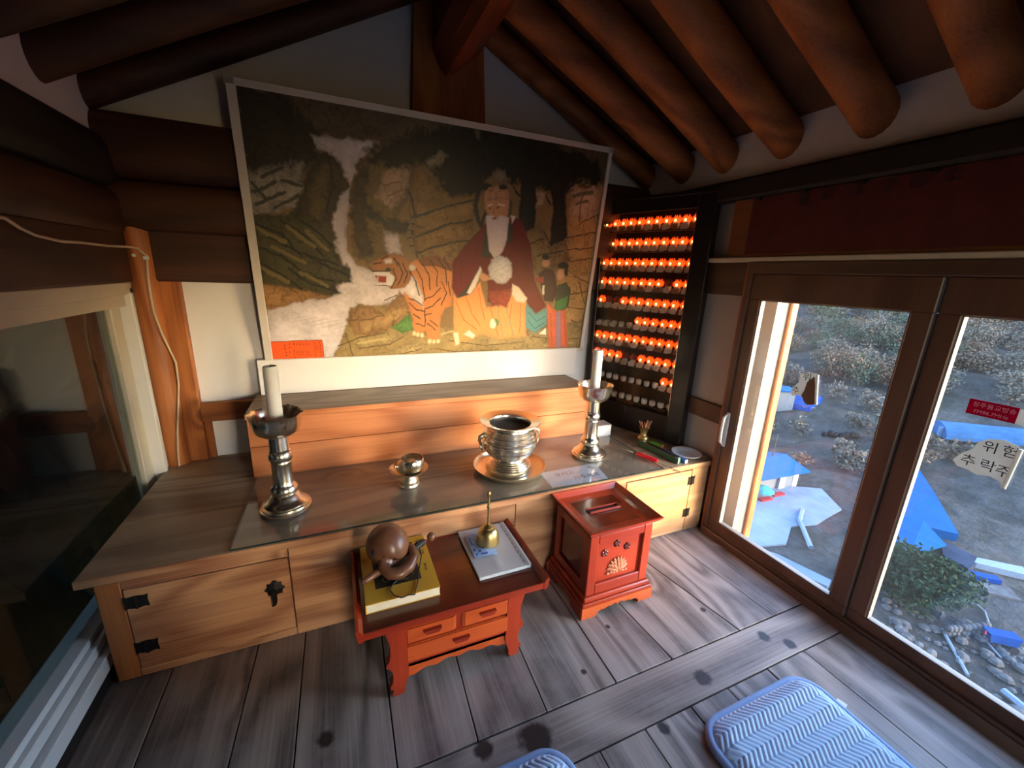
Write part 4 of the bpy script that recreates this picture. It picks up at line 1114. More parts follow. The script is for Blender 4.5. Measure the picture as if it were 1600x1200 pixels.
('P',(40,30,26),1,(620,696,620,694,618,693,616,692,614,692,613,693,612,695,613,696,614,698,616,698,618,698,620,697)),
('L',(150,100,70),1.5,(628,694,627,672)),
('P',(216,202,204),1,(603,658,621,666,636,656,652,670,680,662,677,561,667,510,655,488,639,475,620,506,613,569)),
('P',(150,60,50),1,(640,654,639,651,636,649,633,648,629,648,626,650,625,652,626,655,629,657,632,658,636,658,638,656)),
('P',(84,80,62),1,(675,756,687,725,686,677,676,667)),
('P',(220,210,206),1,(684,674,701,670,690,635)),
('P',(190,138,102),1,(591,405,621,392,635,374,609,360,596,372)),
('P',(218,214,218),2,(621,428,630,465,655,488,682,475,701,452,702,390,684,357,657,353,630,374)),
('L',(176,172,180),1,(629,404,660,479)),
('L',(176,172,180),1,(631,398,692,451)),
('L',(176,172,180),1,(632,392,700,396)),
('L',(176,172,180),1,(632,386,675,357)),
('P',(216,206,202),1,(594,433,601,415,581,328,565,297,554,303,583,396)),
('P',(226,206,194),1,(707,355,735,334,767,282,755,255,726,268,710,300)),
('P',(66,36,34),1,(798,408,822,435,856,430,881,322,866,263,831,270,816,336)),
('P',(190,144,112),1,(838,464,837,453,832,445,824,441,816,444,810,451,807,462,808,473,813,482,820,485,828,483,835,475)),
('P',(36,32,30),1,(834,493,833,486,828,481,821,479,814,480,808,484,806,490,807,497,812,502,819,504,826,503,832,499)),
('P',(220,212,208),0,(819,350,827,350,829,297,820,310)),
('P',(150,60,52),1,(788,388,821,396,823,363,795,362)),
('P',(52,64,48),1,(878,355,907,373,931,334,930,243,912,215,874,229,873,305)),
('P',(206,158,126),1,(898,410,897,395,893,384,886,379,878,383,872,393,868,408,869,423,873,434,880,438,888,435,895,424)),
('P',(34,32,30),1,(911,456,909,448,901,442,890,439,879,440,870,446,867,454,869,462,876,468,887,471,898,470,907,464)),
('P',(34,32,30),1,(911,427,912,412,910,401,907,397,903,401,899,411,896,426,896,441,898,452,901,456,905,452,909,442)),
('P',(70,118,64),1,(871,264,924,299,921,229,881,215)),
('P',(208,104,68),1,(841,263,881,215,921,222,953,8,871,5)),
('P',(160,130,150),0,(884,208,901,215,921,6,902,7)),
('L',(170,70,48),1.6,(862,201,883,19)),
('L',(170,70,48),1.6,(916,201,944,16)),
('P',(236,226,214),0,(825,88,850,123,854,83)),
('P',(236,92,38),0,(-3,81,129,84,131,-9,0,-11)),
('L',(120,44,24),1,(129,84,131,-9)),
('L',(120,44,24),1,(-3,81,129,84)),
('L',(150,50,24),1,(108,76,109,-2)),
('L',(140,44,22),1.5,(33,65,33,60)),
('L',(140,44,22),1.5,(34,51,34,45)),
('L',(140,44,22),1.5,(34,36,35,31)),
('L',(140,44,22),1.5,(35,21,35,16)),
('L',(140,44,22),1.5,(45,70,45,65)),
('L',(140,44,22),1.5,(45,53,45,48)),
('L',(140,44,22),1.5,(44,35,44,30)),
('L',(140,44,22),1.5,(56,70,56,65)),
('L',(140,44,22),1.5,(55,38,56,32)),
('L',(140,44,22),1.5,(55,26,55,21)),
('L',(140,44,22),1.5,(55,8,55,3)),
('L',(140,44,22),1.5,(64,68,64,63)),
('L',(140,44,22),1.5,(71,68,71,62)),
('L',(140,44,22),1.5,(79,67,79,62)),
('L',(140,44,22),1.5,(86,67,86,62)),
('L',(140,44,22),1.5,(94,67,94,61)),
('L',(140,44,22),1.5,(63,34,63,29)),
('L',(140,44,22),1.5,(71,34,71,29)),
('L',(140,44,22),1.5,(78,33,78,28)),
('L',(140,44,22),1.5,(86,33,86,28)),
('L',(140,44,22),1.5,(93,33,93,27)),
('L',(140,44,22),1.5,(64,22,64,17)),
('L',(140,44,22),1.5,(72,22,72,17)),
('L',(140,44,22),1.5,(79,21,79,16)),
('L',(140,44,22),1.5,(87,21,87,16)),
('L',(140,44,22),1.5,(94,20,94,15)),
('L',(140,44,22),1.5,(121,76,122,70)),
('L',(140,44,22),1.5,(122,61,123,55)),
('L',(140,44,22),1.5,(122,46,122,40)),
('L',(140,44,22),1.5,(123,31,123,25)),
('L',(140,44,22),1.5,(122,13,122,7)),
('L',(140,44,22),1.5,(114,58,114,53)),
('L',(140,44,22),1.5,(115,43,115,38))]
def paint_canvas(nx, ny):
    W_, H_ = 1907.0, 1220.0                        # canvas size in millimetres
    X, Y = np.meshgrid(np.linspace(0, W_, nx), np.linspace(0, H_, ny))
    rng = np.random.default_rng(3)
    def vnoise(cell):
        gx, gy = int(W_ / cell) + 3, int(H_ / cell) + 3
        g = rng.random((gy, gx)); fx, fy = X / cell, Y / cell; ix, iy = fx.astype(int), fy.astype(int); a, b_ = fx - ix, fy - iy
        a = a * a * (3 - 2 * a); b_ = b_ * b_ * (3 - 2 * b_)
        return (g[iy, ix] * (1 - a) + g[iy, ix + 1] * a) * (1 - b_) + (g[iy + 1, ix] * (1 - a) + g[iy + 1, ix + 1] * a) * b_ - .5
    jx = vnoise(34) * 1.1 + vnoise(12) * .7; jy = vnoise(34) * 1.1 + vnoise(12) * .7
    img = np.zeros((ny, nx, 3)) + .2
    rid = np.minimum(np.abs(vnoise(46) + .35 * vnoise(15)), np.abs(vnoise(80) + .3 * vnoise(20) + .1))
    ink = 1 - .40 * np.exp(-(rid / .030) ** 2)
    tex = 1 + .30 * vnoise(60) + .22 * vnoise(18) + .16 * vnoise(7)
    sx_, sy_ = W_ / (nx - 1), H_ / (ny - 1)
    for kind, col, w, p in PAINT:
        c = np.array(lin(col)[:3]); pts = [(p[i] * W_ / 1000, p[i + 1] * H_ / 1000) for i in range(0, len(p), 2)]
        pad = 40 + w * 6
        i0 = max(0, int((min(q[0] for q in pts) - pad) / sx_)); i1 = min(nx, int((max(q[0] for q in pts) + pad) / sx_) + 2)
        j0 = max(0, int((min(q[1] for q in pts) - pad) / sy_)); j1 = min(ny, int((max(q[1] for q in pts) + pad) / sy_) + 2)
        if i0 >= i1 or j0 >= j1: continue
        sl = (slice(j0, j1), slice(i0, i1)); amp = w * 4.2 if kind == 'P' else 5 * min(1.5, w / 2)
        px, py = X[sl] + jx[sl] * amp, Y[sl] + jy[sl] * amp
        segs = list(zip(pts, pts[1:] + pts[:1])) if kind == 'P' else list(zip(pts, pts[1:]))
        d2 = np.full(px.shape, 1e12); inside = np.zeros(px.shape, bool)
        for (x1, y1), (x2, y2) in segs:
            dx, dy = x2 - x1, y2 - y1; s_ = np.clip(((px - x1) * dx + (py - y1) * dy) / (dx * dx + dy * dy + 1e-9), 0, 1)
            d2 = np.minimum(d2, (px - x1 - s_ * dx) ** 2 + (py - y1 - s_ * dy) ** 2)
            if kind == 'P' and abs(dy) > 1e-9: inside ^= ((y1 > py) != (y2 > py)) & (px < dx * (py - y1) / dy + x1)
        dist = np.sqrt(d2)
        if kind == 'P':
            # brush wash: thicker pigment towards the outline of every rock, softer in figures
            k = .42 if w >= 2 else .22; r = 26.0 if w >= 2 else 9.0
            t = (1 + (tex[sl] - 1) * (1.0 if w >= 2 else .4)) * (1.06 - k * np.exp(-dist / r)) * (ink[sl] if w >= 2 and sum(col) < 520 else 1.0)
            a_ = np.clip(np.where(inside, .5 + dist / (5 + 3 * w), .5 - dist / (5 + 3 * w)), 0, 1) if w != 0 else inside * 1.0
        else:
            wd = w * 1.75 * (.75 + .9 * (tex[sl] - .9)); t = np.ones(px.shape); a_ = np.clip((wd - dist) / 2.2 + .5, 0, 1) * (.9 if w > 3 else .95)
        img[sl] = img[sl] * (1 - a_[..., None]) + (c * t[..., None]) * a_[..., None]
    return np.clip(img, .003, .95)

wp = empty('wall_painting', (1.46, .93, 1.6), 'large white-framed painting of a bearded sage in red with tiger, above altar', 'painting')
NX, NY = 600, 384
img = paint_canvas(NX, NY)
uu, vv = np.meshgrid(np.linspace(0, 1, NX), np.linspace(0, 1, NY))
org = np.array([1.46, .93, 1.6])
co = np.stack([.515 + 1.907 * uu, .908 - .148 * vv, .962 + 1.22 * vv], -1).reshape(-1, 3) - org
idx = np.arange(NX * NY).reshape(NY, NX)
fc = np.stack([idx[:-1, :-1], idx[:-1, 1:], idx[1:, 1:], idx[1:, :-1]], -1).reshape(-1, 4)
me = bpy.data.meshes.new('canvas'); me.vertices.add(NX * NY); me.vertices.foreach_set('co', co.ravel())
me.loops.add(fc.size); me.loops.foreach_set('vertex_index', fc.ravel()); me.polygons.add(len(fc)); me.polygons.foreach_set('loop_start', np.arange(0, fc.size, 4))
me.update(calc_edges=True)
at = me.color_attributes.new('picture', 'FLOAT_COLOR', 'POINT'); at.data.foreach_set('color', np.concatenate([img.reshape(-1, 3), np.ones((NX * NY, 1))], 1).ravel().astype(np.float32))
t = NT('painted_canvas'); ca = t.new('ShaderNodeVertexColor', layer_name='picture'); t.bsdf(ca.outputs[0], .42, spec=.35)
me.materials.append(t.m)
cv = bpy.data.objects.new('canvas', me); COL.objects.link(cv); cv.parent = wp
T_ = Vector((0, -.148, 1.22)).normalized(); N_ = Vector((0, -1.22, -.148)).normalized()
def ppt(u, v): return Vector((.515 + 1.907 * u, .908 - .148 * v, .962 + 1.22 * v))
def bar(u0, v0, u1, v1, w, horizontal):
    a, c = ppt(u0, v0), ppt(u1, v1); m_ = (a + c) / 2 + N_ * -.004; d = (c - a) / 2
    return B().obox(m_, d, (T_ if horizontal else Vector((1, 0, 0))) * w / 2, N_ * .016, .002)
mk('frame_bar', bar(-.019, -.008, 1.013, -.008, .020, True), M['frame_white'], wp)
mk('frame_bar', bar(-.019, 1.010, 1.013, 1.010, .026, True), M['frame_white'], wp)
mk('frame_bar', bar(-.0095, -.016, -.0095, 1.021, .036, False), M['frame_white'], wp)
mk('frame_bar', bar(1.0065, -.016, 1.0065, 1.021, .025, False), M['frame_white'], wp)
mk('backing', B().obox(ppt(.5, .5) - N_ * .010, (.95, 0, 0), T_ * .61, N_ * .005), M['frame_white'], wp)
for u in (.25, .75): mk('hanging_cord', B().tube([ppt(u, .99) - N_ * .016, (ppt(u, .99).x, .90, 2.10)], .003, 6), M['cord'], wp)

# ------------------------------------------------------------------ lamp cabinet, set across the corner
ANG = math.radians(22.5)
lc = empty('lamp_cabinet', (2.780, .220, HA), 'tall dark wooden cabinet with glass doors holding rows of orange candle lamps', 'cabinet', rotz=math.pi / 2 + ANG)
ORG['lamp_cabinet'] = Vector((0, 0, 0))
LW, LH = .728, 1.482
def lcm(name, b, mat, parent=lc, **k): return mk(name, b, mat, parent, **k)
z0 = HA
TOPI, BOTI = 1.848 - z0, .618 - z0
lcm('side_panel', B().box(0, .016, -.066, 0, 0.0004, LH), M['darkcab']); lcm('side_panel', B().box(LW - .016, LW, -.066, 0, .0004, LH), M['darkcab'])
lcm('back_panel', B().box(.016, LW - .016, -.066, -.061, .0004, LH), M['darkcab'])
lcm('top_panel', B().box(-.006, LW + .004, -.066, .008, LH, LH + .018, .003), M['darkcab'])
lcm('stile', B().box(0.001, .097, -.012, .004, .0004, LH, .002), M['darkcab']); lcm('stile', B().box(.7005, LW - .001, -.012, .004, .0004, LH, .002), M['darkcab'])
lcm('top_rail', B().box(.098, .700, -.012, .003, TOPI, LH - .001, .002), M['darkcab'])
for a, c in ((.099, .391), (.394, .699)): lcm('lower_door', B().box(a, c, -.012, .002, .004, BOTI - .002, .003), M['darkcab'])
lcm('glass_door', B().box(.097, .47, -.0035, -.001, BOTI, TOPI), M['cabglass']); lcm('glass_door', B().box(.44, .7005, -.009, -.0065, BOTI, TOPI), M['cabglass'])
lcm('door_strip', B().box(.097, .102, -.004, .001, BOTI, TOPI, .001), M['steel'])  # bright strip stands in for the glare along the glass edge
FL = lambda r: 1.7935 - .1224 * r - z0                      # height of the bulbs of a row above the bench
for r in range(10): lcm('shelf', B().box(.016, LW - .016, -.061, -.014, FL(r) - .056, FL(r) - .048), M['shelfwood'])
# one lamp: cup with name card, petal shade and bulb
def lamp_shapes():
    cup = B().lathe([(0, 0), (.014, 0), (.019, .006), (.0205, .018), (.0195, .032), (.0165, .036), (.015, .034), (0, .030)], (0, 0, 0), 16)
    sh = B()
    for ring_, (n, R0, zt, sp) in enumerate(((5, .022, .066, .012), (4, .014, .078, .006))):
        for i in range(n):
            a = math.pi * (.08 + .84 * i / (n - 1)); c = Vector((math.cos(a) * R0, -.004 - math.sin(a) * R0 * .55, .036))
            out = Vector((math.cos(a), -math.sin(a) * .55, 0)); sd = Vector((-out.y, out.x, 0)).normalized() * .011
            p = [c - sd * .6, c + sd * .6, c + sd + out * .004 + Vector((0, 0, .018)), c + out * .001 + Vector((0, 0, zt - .036 + .004)), c - sd + out * .004 + Vector((0, 0, .018))]
            sh.bm.faces.new([sh.bm.verts.new(q) for q in p])
    bulb = B().sphere((0, .014, .047), .0064, 10, 7, (1, 1, 1.25))
    card = B().box(-.0215, .0215, .0225, .0237, -.004, .026)
    return cup, sh, bulb, card
off_rows = {3: {8}, 4: {1, 2}, 5: {0, 1, 2, 3, 4}, 7: {4, 5}}
nocard = {(0, 0), (2, 0), (2, 5 - 5), (3, 3), (3, 4), (7, 3), (5, 4)}
protos = {}
def proto(kind):
    if kind in protos: return protos[kind]
    cup, sh, bulb, card = lamp_shapes()
    o = mk('candle_lamp', cup, M['cupwhite'], smooth=True, org=(0, 0, 0))
    if kind[0] == 'lit': mk('petal_shade', sh, M['shade'], o, local=True); mk('bulb', bulb, M['bulb'], o, local=True, smooth=True)
    elif kind[0] == 'off': mk('petal_shade', sh, M['shade_off'], o, local=True); bulb.bm.free()
    else: sh.bm.free(); bulb.bm.free()
    if kind[1]: mk('name_card', card, M['card'] if kind[1] == 1 else M['card_brown'], o, local=True)
    else: card.bm.free()
    protos[kind] = o; o['_free'] = True
    return o
ORDN = ['top', 'second', 'third', 'fourth', 'fifth', 'sixth', 'seventh', 'eighth', 'ninth', 'bottom']
COLN = ['first', 'second', 'third', 'fourth', 'fifth', 'sixth', 'seventh', 'eighth', 'ninth', 'tenth', 'eleventh']
Rz = Matrix.Translation((2.780, .220, z0)) @ Matrix.Rotation(math.pi / 2 + ANG, 4, 'Z')
for r in range(10):
    for c in range(11):
        xx = .688 - .0578 * c + random.uniform(-.003, .003)
        if r in (8, 9): kind = ('lit', 1) if (r == 8 and c >= 9) else ('bare', 0)
        else: kind = ('off' if c in off_rows.get(r, ()) else 'lit', 0 if (r, c) in nocard else (2 if (r < 3 and c < 4) or (r * 7 + c * 3) % 6 == 0 else 1))
        if r == 5 and c < 5: kind = ('bare', 1 if c < 3 else 0)
        src = proto(kind)
        if src.get('_free'): del src['_free']; o = src
        else: o = copy_tree(src)
        w = Rz @ Vector((xx, -.037, FL(r) - .0478))
        o.location = w; o.rotation_euler = (0, 0, math.pi / 2 + ANG + random.uniform(-.12, .12))
        st_ = {'lit': 'lit orange petal candle lamp', 'off': 'unlit orange petal candle lamp', 'bare': 'unlit white candle lamp cup'}[kind[0]]
        tag(o, '%s, %s from left in %s shelf row of glass cabinet' % (st_, COLN[c], ORDN[r]), 'lamp', 'candle lamps in the glass cabinet')

# ------------------------------------------------------------------ floor cushions
def cushion(x0, x1, y0, y1, label, r=.085):
    e = empty('floor_cushion', ((x0 + x1) / 2, (y0 + y1) / 2, 0), label, 'cushion', 'floor cushions')
    cx, cy, hx, hy = (x0 + x1) / 2, (y0 + y1) / 2, (x1 - x0) / 2, (y1 - y0) / 2
    def half(dy):
        k = abs(dy) - (hy - r)
        return hx if k <= 0 else hx - r + math.sqrt(max(0, r * r - min(k, r) ** 2))
    def pt(u, v):
        dy = (2 * v - 1) * hy; hw = half(dy); dx = (2 * u - 1) * hw
        # distance to the rounded border
        qx, qy = abs(dx) - (hx - r), abs(dy) - (hy - r)
        d = r - math.hypot(max(qx, 0), max(qy, 0)) - min(max(qx, qy), 0) if (qx > 0 or qy > 0) else min(hx - abs(dx), hy - abs(dy))
        d = max(0, d); z = .016 + .026 * min(1, d / .05) ** .6
        mk_ = min(1, max(0, (d - .006) / .010))
        row = (dy + 5) / .036; k = int(row); f = row - k
        ph = (dx + (f if k % 2 else 1 - f) * .030) / .020
        z += mk_ * (.0055 * abs(math.sin(math.pi * ph)) ** .6 - .0015 * (abs(f - .5) > .46))
        return (cx + dx, cy + dy, z)
    nx, ny = int(2 * hx / .0026), int(2 * hy / .0030)
    mk('quilted_top', B().grid(nx, ny, pt), M['cushion'], e, smooth=60)
    ring = []
    for sx, sy, a0 in ((1, 1, 0), (-1, 1, 90), (-1, -1, 180), (1, -1, 270)):
        for k in range(9):
            a = math.radians(a0 + k * 11.25); ring.append((cx + sx * (hx - r) + r * math.cos(a), cy + sy * (hy - r) + r * math.sin(a), .0145))
    mk('border', B().tube(ring, .0142, 12, True), M['cushion_edge'], e, smooth=60)
    return e, cx, cy, hx, hy
cu1 = cushion(1.858, 2.388, -1.43, -.880, 'blue quilted herringbone floor cushion beside the big window')[0]
mk('care_label', B().obox((2.402, -1.010, .018), (.016, .004, 0), (-.004, .014, 0), (0, 0, .001)), M['paper'], cu1)
cushion(.86, 1.405, -1.31, -.755, 'blue quilted floor cushion cut off by the bottom photo edge')

# ------------------------------------------------------------------ red banner, cable
def bcl(u, v): 
    y = .02 - 2.6 * u; return (2.8045 + .004 * math.sin(38 * u) + .0025 * math.sin(91 * u + 1), y, 1.595 + .262 * v + .0015 * math.sin(60 * u))
ba = mk('cloth_banner', B().grid(160, 12, bcl), M['bannercloth'], smooth=True, org=(2.80, -1.3, 1.72), label='long dark red cloth banner hung above the big window', cat='banner')
for ch, y, z in (('불', -.241, 1.822), ('로', -.333, 1.825), ('소', -.446, 1.828), ('중', -.551, 1.826), ('중', -.639, 1.828), ('소', -.73, 1.830)):
    mk('banner_character', text_bm(ch, .062, frame((2.796, y, z), (0, -1, 0), (0, 0, 1)), .0003), M['ink'], ba)
for k in range(12):
    y = -.02 - .22 * k; mk('banner_clip', B().box(2.793, 2.812, y - .006, y + .006, 1.846, 1.864, .002), M['iron'], ba)
mk('header_board', B().box(2.812, 2.842, -2.8, .13, 1.581, 1.865, .002), wood('header_pine', (150, 92, 50), (108, 62, 34), 'Y', .55, ring=6), wr)
cb = mk('power_cable', B().tube([(.040, -1.2, 1.58), (.040, -.6, 1.57), (.040, -.2, 1.555), (.038, .07, 1.545), (.032, .13, 1.525), (.024, .21, 1.510), (.026, .33, 1.500), (.026, .46, 1.502), (.028, .65, 1.500), (.032, .80, 1.503), (.05, .846, 1.500), (.078, .848, 1.468), (.070, .846, 1.38), (.066, .846, 1.30), (.066, .846, 1.22), (.080, .85, 1.12), (.100, .892, .97), (.096, .892, .86), (.084, .87, .745), (.068, .85, .62), (.056, .846, .50), (.052, .846, HA + .004)], .0046, 8),
        M['cable'], smooth=True, org=(.06, .84, HA), label='thin cream power cable running down the corner post', cat='cable')
mk('cable_clip', B().box(.066, .086, .838, .850, 1.452, 1.468, .003), M['pvc'], cb); mk('cable_clip', B().box(.026, .040, .843, .856, 1.462, 1.476, .003), M['pvc'], cb)

# ------------------------------------------------------------------ stickers on the panes
M['film'] = film_mat('cloudy_sticker_film', (200, 202, 200), .3)
M['film_back'] = film_mat('brownish_sticker_back', (150, 122, 104), .5)
def flat(name, pts, x, mat, t=.0006, **k): return mk(name, B().prism(pts, (x, 0, 0), (0, 1, 0), (0, 0, 1), (-t, 0, 0)), mat, **k)
def pane_text(ch, y, z, s, x, mat, parent, nm='lettering', tilt=0.0): mk(nm, text_bm(ch, s, frame((x, y, z), (0, -1, tilt), (0, tilt, 1)), .0001), mat, parent)
w_a = flat('warning_sticker', [(-.9423, .8722), (-.9557, .9004), (-.9809, .9306), (-.9872, .9569), (-1.0084, .9771), (-1.0428, .9865), (-1.0729, .9787), (-1.0859, .9643), (-1.0796, .8337), (-1.0617, .8478), (-1.0377, .8545), (-1.0091, .8451), (-.9864, .8534), (-.9582, .8547)], 2.8312, M['film'], org=(2.831, -1.01, .91), label='peeling white fall warning sticker under the red sticker, right pane', cat='sticker')
for ch, y, z in (('위', -1.0182, .9488), ('험', -1.0631, .9499), ('추', -.9791, .8841), ('락', -1.026, .8844), ('주', -1.0638, .8815)): pane_text(ch, y, z, .043, 2.8303, M['ink'], w_a)
mk('curled_edge', B().tube([(2.823, -1.0835, .972), (2.822, -1.081, .90), (2.823, -1.078, .832)], .0062, 10), M['film'], w_a, smooth=True)
w_b = flat('warning_sticker', [(-.3524, .959), (-.3572, .9794), (-.3798, 1.0136), (-.3771, 1.053), (-.4137, 1.0708), (-.4531, 1.0681), (-.4772, .9339), (-.4405, .9224), (-.4179, .9465), (-.387, .9531), (-.3621, .9427)], 2.8165, M['film'], org=(2.816, -.41, 1.0), label='half folded white warning sticker on the left sliding pane', cat='sticker')
for ch, y, z, s in (('위', -.4112, 1.043, .042), ('추', -.3741, .9714, .036)): pane_text(ch, y, z, s, 2.8156, M['ink'], w_b)
b = B(); fold = [(-.4446, 1.0572), (-.4183, 1.0235), (-.4157, .983), (-.4065, .9587), (-.4244, .9298), (-.4411, .9195), (-.4772, .9339)]
b.prism(fold, (2.8105, 0, 0), (0, 1, 0), (0, 0, 1), (-.0006, 0, 0)); mk('folded_flap', b, M['film_back'], w_b)
mk('curled_edge', B().tube([(2.811, -.455, 1.066), (2.809, -.466, 1.0), (2.811, -.4765, .934)], .0058, 10), M['film'], w_b, smooth=True)
w_c = flat('radio_sticker', [(-.934, 1.0984), (-1.0495, 1.0984), (-1.0495, 1.0458), (-.934, 1.0458)], 2.8312, film_mat('crimson_sticker', (140, 16, 60), .5), org=(2.831, -.99, 1.07), label='crimson rectangular radio sticker with white print, right pane', cat='sticker')
mk('white_margin', B().box(2.8306, 2.8310, -1.074, -1.0497, 1.0455, 1.0955), M['film'], w_c)
pk = film_mat('pinkish_white_print', (232, 196, 212), .5)
pane_text('청주불교방송', -.995, 1.0815, .0185, 2.8304, pk, w_c); pane_text('FM96.7MHz', -.992, 1.0585, .0165, 2.8304, pk, w_c)

# ------------------------------------------------------------------ the valley outside the big window
def ground_z(x, y):
    s = .93 * x + .37 * y
    if s < 22: z = -21 + .9 * (22 - s)
    elif s < 60: z = -21
    elif s < 170: z = -21 + .17 * (s - 60)
    else: z = -2.3 + .3 * (s - 170)
    return z
t = NT('valley_ground')
v = t.coords((1, 1, 1), rnd=False)
n1 = t.noise(v, .06, 6, .65); n2 = t.noise(v, .45, 6, .7); n3 = t.noise(v, 2.2, 4, .7)
c = t.ramp(n1, [(.34, lin((37, 41, 32))), (.47, lin((56, 51, 46))), (.56, lin((44, 42, 40))), (.66, lin((65, 59, 53)))])
c = t.mix(t.ramp(n2, [(.42, (0, 0, 0, 1)), (.62, (.75, .75, .75, 1))]), c, lin((72, 69, 67)))
c = t.mix(t.ramp(n3, [(.50, (0, 0, 0, 1)), (.66, (.7, .7, .7, 1))]), c, lin((48, 52, 42)))
t.bsdf(c, .95, spec=.1, bump=n2, bstr=1.0, bdist=.6); M['ground'] = t.m
rg = np.random.default_rng(5); ph = rg.random((14, 3)) * 6.28; kk = [(rg.normal() * f, rg.normal() * f) for f in (.05, .06, .09, .12, .16, .2, .28, .35, .5, .6, .75, .9, 1.1, 1.3)]
def bumpz(x, y):
    s = .93 * x + .37 * y; amp = .12 if 24 < s < 62 else .7
    return amp * sum(math.sin(k[0] * x + k[1] * y + p[0]) * (.5 / (1 + i * .25)) for i, (k, p) in enumerate(zip(kk, ph)))
def gxy(x, y): return ground_z(x, y) + bumpz(x, y)
def terr(u, v):
    s = 3 + 290 * u ** 1.5; q = (v - .5) * (150 + 1.5 * s)
    x, y = .93 * s - .37 * q, .37 * s + .93 * q
    return (x, y, gxy(x, y))
mk('hillside', B().grid(190, 170, terr), M['ground'], smooth=True, kind='structure')

_pl = plain
def plain(n, c, r=.9, **k): k.setdefault('spec', .03); return _pl(n, c, r, **k)
M['concrete'] = plain('pale_concrete_yard', (112, 120, 130), .9, var=.12, vscale=.5)
M['blueroof'] = plain('bright_blue_roof', (2, 70, 112), .5, var=.06, vscale=1.5)
M['bluetarp'] = plain('blue_tarpaulin', (0, 66, 112), .55, var=.10, vscale=.8)
M['bluedeep'] = plain('deep_blue_sheet', (8, 56, 120), .55, var=.12, vscale=1.5)
M['housewall'] = plain('white_house_wall', (106, 106, 106), .8, var=.04)
M['housegrey'] = plain('grey_blue_wall', (132, 144, 164), .8, var=.08)
M['teal'] = plain('teal_awning', (46, 124, 118), .6)
M['redmat'] = plain('red_mat', (150, 44, 52), .7)
M['jar'] = plain('black_glazed_jar', (40, 36, 36), .25)
M['pipe'] = plain('white_plastic_pipe', (116, 124, 134), .5)
M['stone'] = plain('pale_rubble', (86, 83, 81), .9, var=.25, vscale=2)
M['net'] = plain('dark_shade_net', (44, 52, 66), .9, var=.2, vscale=1)
M['green'] = plain('evergreen_leaf', (44, 60, 42), .8, var=.35, vscale=2)
M['drytwig'] = plain('dry_brush_twig', (96, 87, 76), .9, var=.3, vscale=1.5)
M['olivebrush'] = plain('olive_brush', (78, 82, 66), .9, var=.3, vscale=1.5)
M['rustbrush'] = plain('russet_brush', (110, 88, 70), .9, var=.3, vscale=1.5)
M['bark'] = plain('tree_bark', (86, 74, 64), .9, var=.25)
GV = -21.0
def slab(name, pts, z0, h, mat, parent=None, **k):
    b = B(); b.prism(pts, (0, 0, z0), (1, 0, 0), (0, 1, 0), (0, 0, h)); return mk(name, b, mat, parent, **k)
slab('concrete_yard', [(32, 18.6), (36.5, 17.6), (39.6, 19.2), (42.5, 18.6), (47.9, 19.4), (50.6, 23.0), (46, 25.5), (38, 27), (33, 26)], GV - .3, .42, M['concrete'], org=(42, 22, GV), kind='structure')
slab('garden_wall', [(31.9, 18.9), (31.2, 18.0), (33.6, 12.6), (34.6, 12.9), (33.6, 16.5)], GV - .3, .9, M['concrete'], org=(33, 16, GV), kind='structure')
# white house with the blue roof
ho = empty('white_house', (44.5, 26.5, GV), 'white house with a bright blue gable roof far below, left pane', 'house')
e1 = Vector((8.1, -.5, 0)).normalized(); e2 = Vector((.5, 8.1, 0)).normalized(); hb0 = Vector((40.5, 24.9, GV))
def hpt(a, c, z): return hb0 + e1 * a + e2 * c + Vector((0, 0, z))
def hbox(a0, a1, c0, c1, z0, z1): 
    ce_ = (hpt(a0, c0, z0) + hpt(a1, c1, z1)) / 2
    return B().obox(ce_, e1 * (a1 - a0) / 2, e2 * (c1 - c0) / 2, (0, 0, (z1 - z0) / 2))
mk('wall', hbox(-2, 5.4, .3, 4.6, -.3, 1.95), M['housewall'], ho); mk('wall', hbox(5.4, 8.0, .1, 4.6, -.3, 1.95), M['housewall'], ho)
mk('recess', hbox(5.0, 5.9, .0, .35, 0, 1.9), M['housegrey'], ho); mk('door', hbox(7.2, 7.9, .04, .12, 0, 1.7), M['pvc'], ho)
b = B()
for (c0, c1, z0_, z1_) in ((-.5, 2.4, 1.9, 2.75), (2.4, 5.3, 2.75, 1.9)):
    p = [hpt(-2.8, c0, z0_), hpt(8.9, c0, z0_), hpt(8.6, c1, z1_), hpt(-2.8, c1, z1_)]
    vs = [b.bm.verts.new(q) for q in p] + [b.bm.verts.new(q + Vector((0, 0, .14))) for q in p]
    for f in ((0, 1, 2, 3), (7, 6, 5, 4), (0, 4, 5, 1), (1, 5, 6, 2), (2, 6, 7, 3), (3, 7, 4, 0)): b.bm.faces.new([vs[i] for i in f])
mk('roof', b, M['blueroof'], ho)
mk('roof_pole', B().cyl(hpt(6.6, 2.6, 2.7), hpt(6.7, 2.6, 5.6), .06, n=6), M['bark'], ho)
mk('side_gate', B().tube([hpt(8.6, .5, 0), hpt(8.6, .5, 1.6), hpt(8.6, 3.2, 1.6), hpt(8.6, 3.2, 0)], .07, 6).tube([hpt(8.6, .5, .8), hpt(8.6, 3.2, .8)], .05, 6), M['housegrey'], ho)
mk('awning', B().lathe([(1.0, 0), (.75, .28), (0, .42)], hpt(1.2, -1.0, .85), 10), M['teal'], org=hpt(1.2, -1.0, GV * 0), label='teal awning top in front of the white house', cat='awning') if False else None
aw = empty('parasol', hpt(1.3, -.9, 0), 'teal parasol standing in front of the white house', 'parasol')
